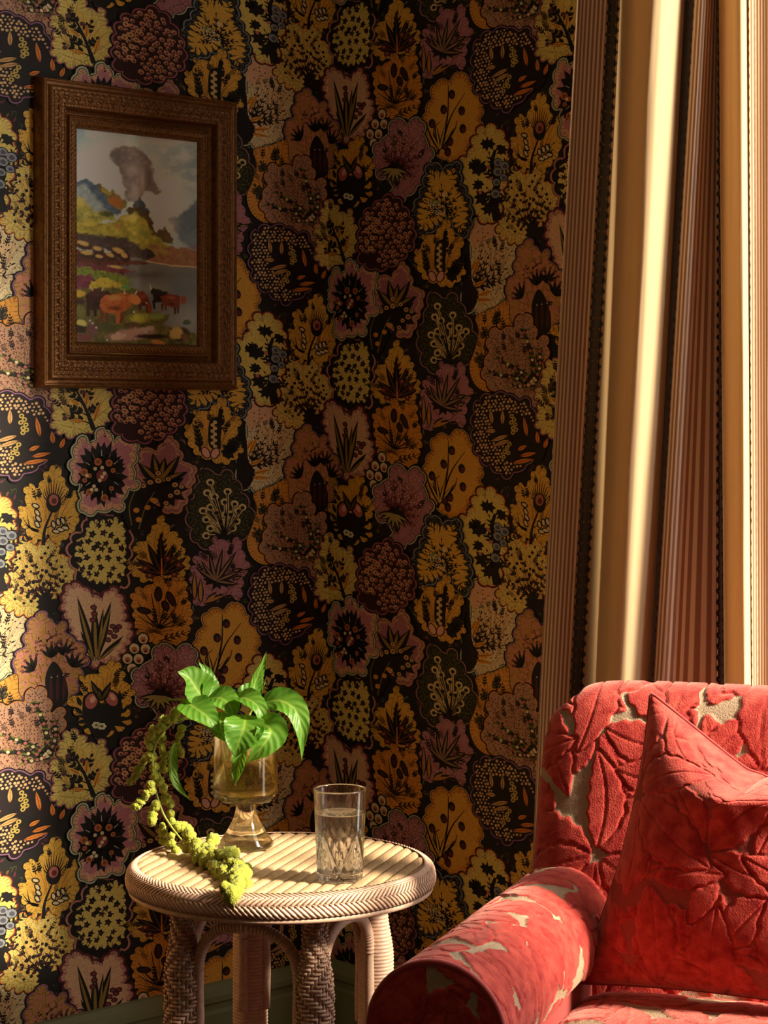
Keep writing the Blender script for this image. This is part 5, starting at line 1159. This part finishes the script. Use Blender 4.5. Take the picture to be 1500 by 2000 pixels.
# seat cushion and body
U, V, f, prof = slab('seat', chair, 210, 230, 0, 0, None, None, 0)
sx, sy = .30 + .262 * U * f, .245 + .275 * V * f; H, HM = pile(sx, sy, 61, 1.)
sz = .405 + .055 * prof + PH * H + .008 * (1 - U ** 2) * (1 - V ** 2)
seat = grid('seat_cushion', np.stack([sx, sy, sz], -1), m_velvet, chair, attr=HM)
grid('seat_underside', np.stack([sx, sy, .405 - .05 * prof], -1)[::6, ::6], m_vplain, seat, flip=True)
b = MB(); b.box((.30, .29, .235), (.24, .27, .115)); b.build('seat_base', m_vplain, chair)
for fx, fy in ((0, .05), (.60, .05), (0, .57), (.60, .57)):
    b = MB(); b.lathe([(0, 0), (.013, 0), (.018, .03), (.02, .06), (.026, .09), (.026, .125), (0, .125)], 16, (fx, fy, 0)); b.build('foot', m_foot, chair, True)

# ------------------------------------------------------------------ velvet cushion with a chopped top
M3 = Matrix.Translation(CH0) @ Matrix.Rotation(CHR, 4, 'Z')
cush = empty('throw_cushion', M3 @ Vector((.27, .44, .468)), CHR)
tag(cush, 'square red velvet cushion with a dented top, leaning on the armchair back', 'cushion')
coff = np.array((.27, .44, .468))
def cushion():
    n = 230; u = np.linspace(-1, 1, n); U, V = np.meshgrid(u, u, indexing='ij')
    BL, BR, TL, TR_ = np.array((.050, .440, .472)), np.array((.468, .400, .472)), np.array((.128, .545, .850)), np.array((.455, .520, .846))
    a, b2 = ((U + 1) / 2)[..., None], ((V + 1) / 2)[..., None]
    # edges bow inwards between the pointed corners
    base = BL * (1 - a) * (1 - b2) + BR * a * (1 - b2) + TL * (1 - a) * b2 + TR_ * a * b2
    ex, ez = np.array((1., 0, 0)), np.array((0, .28, .96)); nf = np.array((-.10, -.99, .04))
    base = base - ex * (U * np.abs(U) ** 1 * .018 * (1 - V ** 2))[..., None] - ez * (np.where(V < 0, V, 0) * .010 * (1 - U ** 2))[..., None]
    dent = np.sqrt(np.clip(1 - np.abs(U - .02), 0, 1) ** 2 + .0) * np.clip((V - .35) / .65, 0, 1) ** 1.15
    dent = dent - .10 * np.exp(-((U - .02) / .12) ** 2) * np.clip((V - .35) / .65, 0, 1)
    base = base - ez * (dent * .112)[..., None]
    thick = ((1 - np.abs(U) ** 2.6) * (1 - np.abs(V) ** 3.2)) ** .62
    lip = np.exp(-((V - .42) / .2) ** 2) * np.exp(-((U - .05) / .55) ** 2)
    H, HM = pile(base[..., 0] * 1.0, (V + 1) / 2 * .4, 77, 1.05, .09, .15)
    fr = .082 * thick + .030 * lip * (1 - U ** 2)
    wr = .004 * np.sin(9 * V + 5 * U + 2 * np.sin(4 * U)) * (1 - U ** 2) * (1 - V ** 2) * np.clip(V + .4, 0, 1)
    P = base + nf * (fr + wr + PH * .8 * H * np.clip(thick * 5, 0, 1))[..., None]
    o = grid('cushion_front', P - coff, m_velvet2, cush, attr=HM)
    Pb = base - nf * (.045 * thick)[..., None]
    grid('cushion_back', (Pb - coff)[np.ix_(np.r_[0:n:6, n - 1], np.r_[0:n:6, n - 1])], m_vplain, cush, flip=True)
    ring = np.concatenate([base[:, 0], base[-1, :], base[::-1, -1], base[0, ::-1]])[::4] - coff
    b = MB(); b.tube(ring, .0024, 8); b.build('seam_piping', m_vplain, cush, True)
cushion()
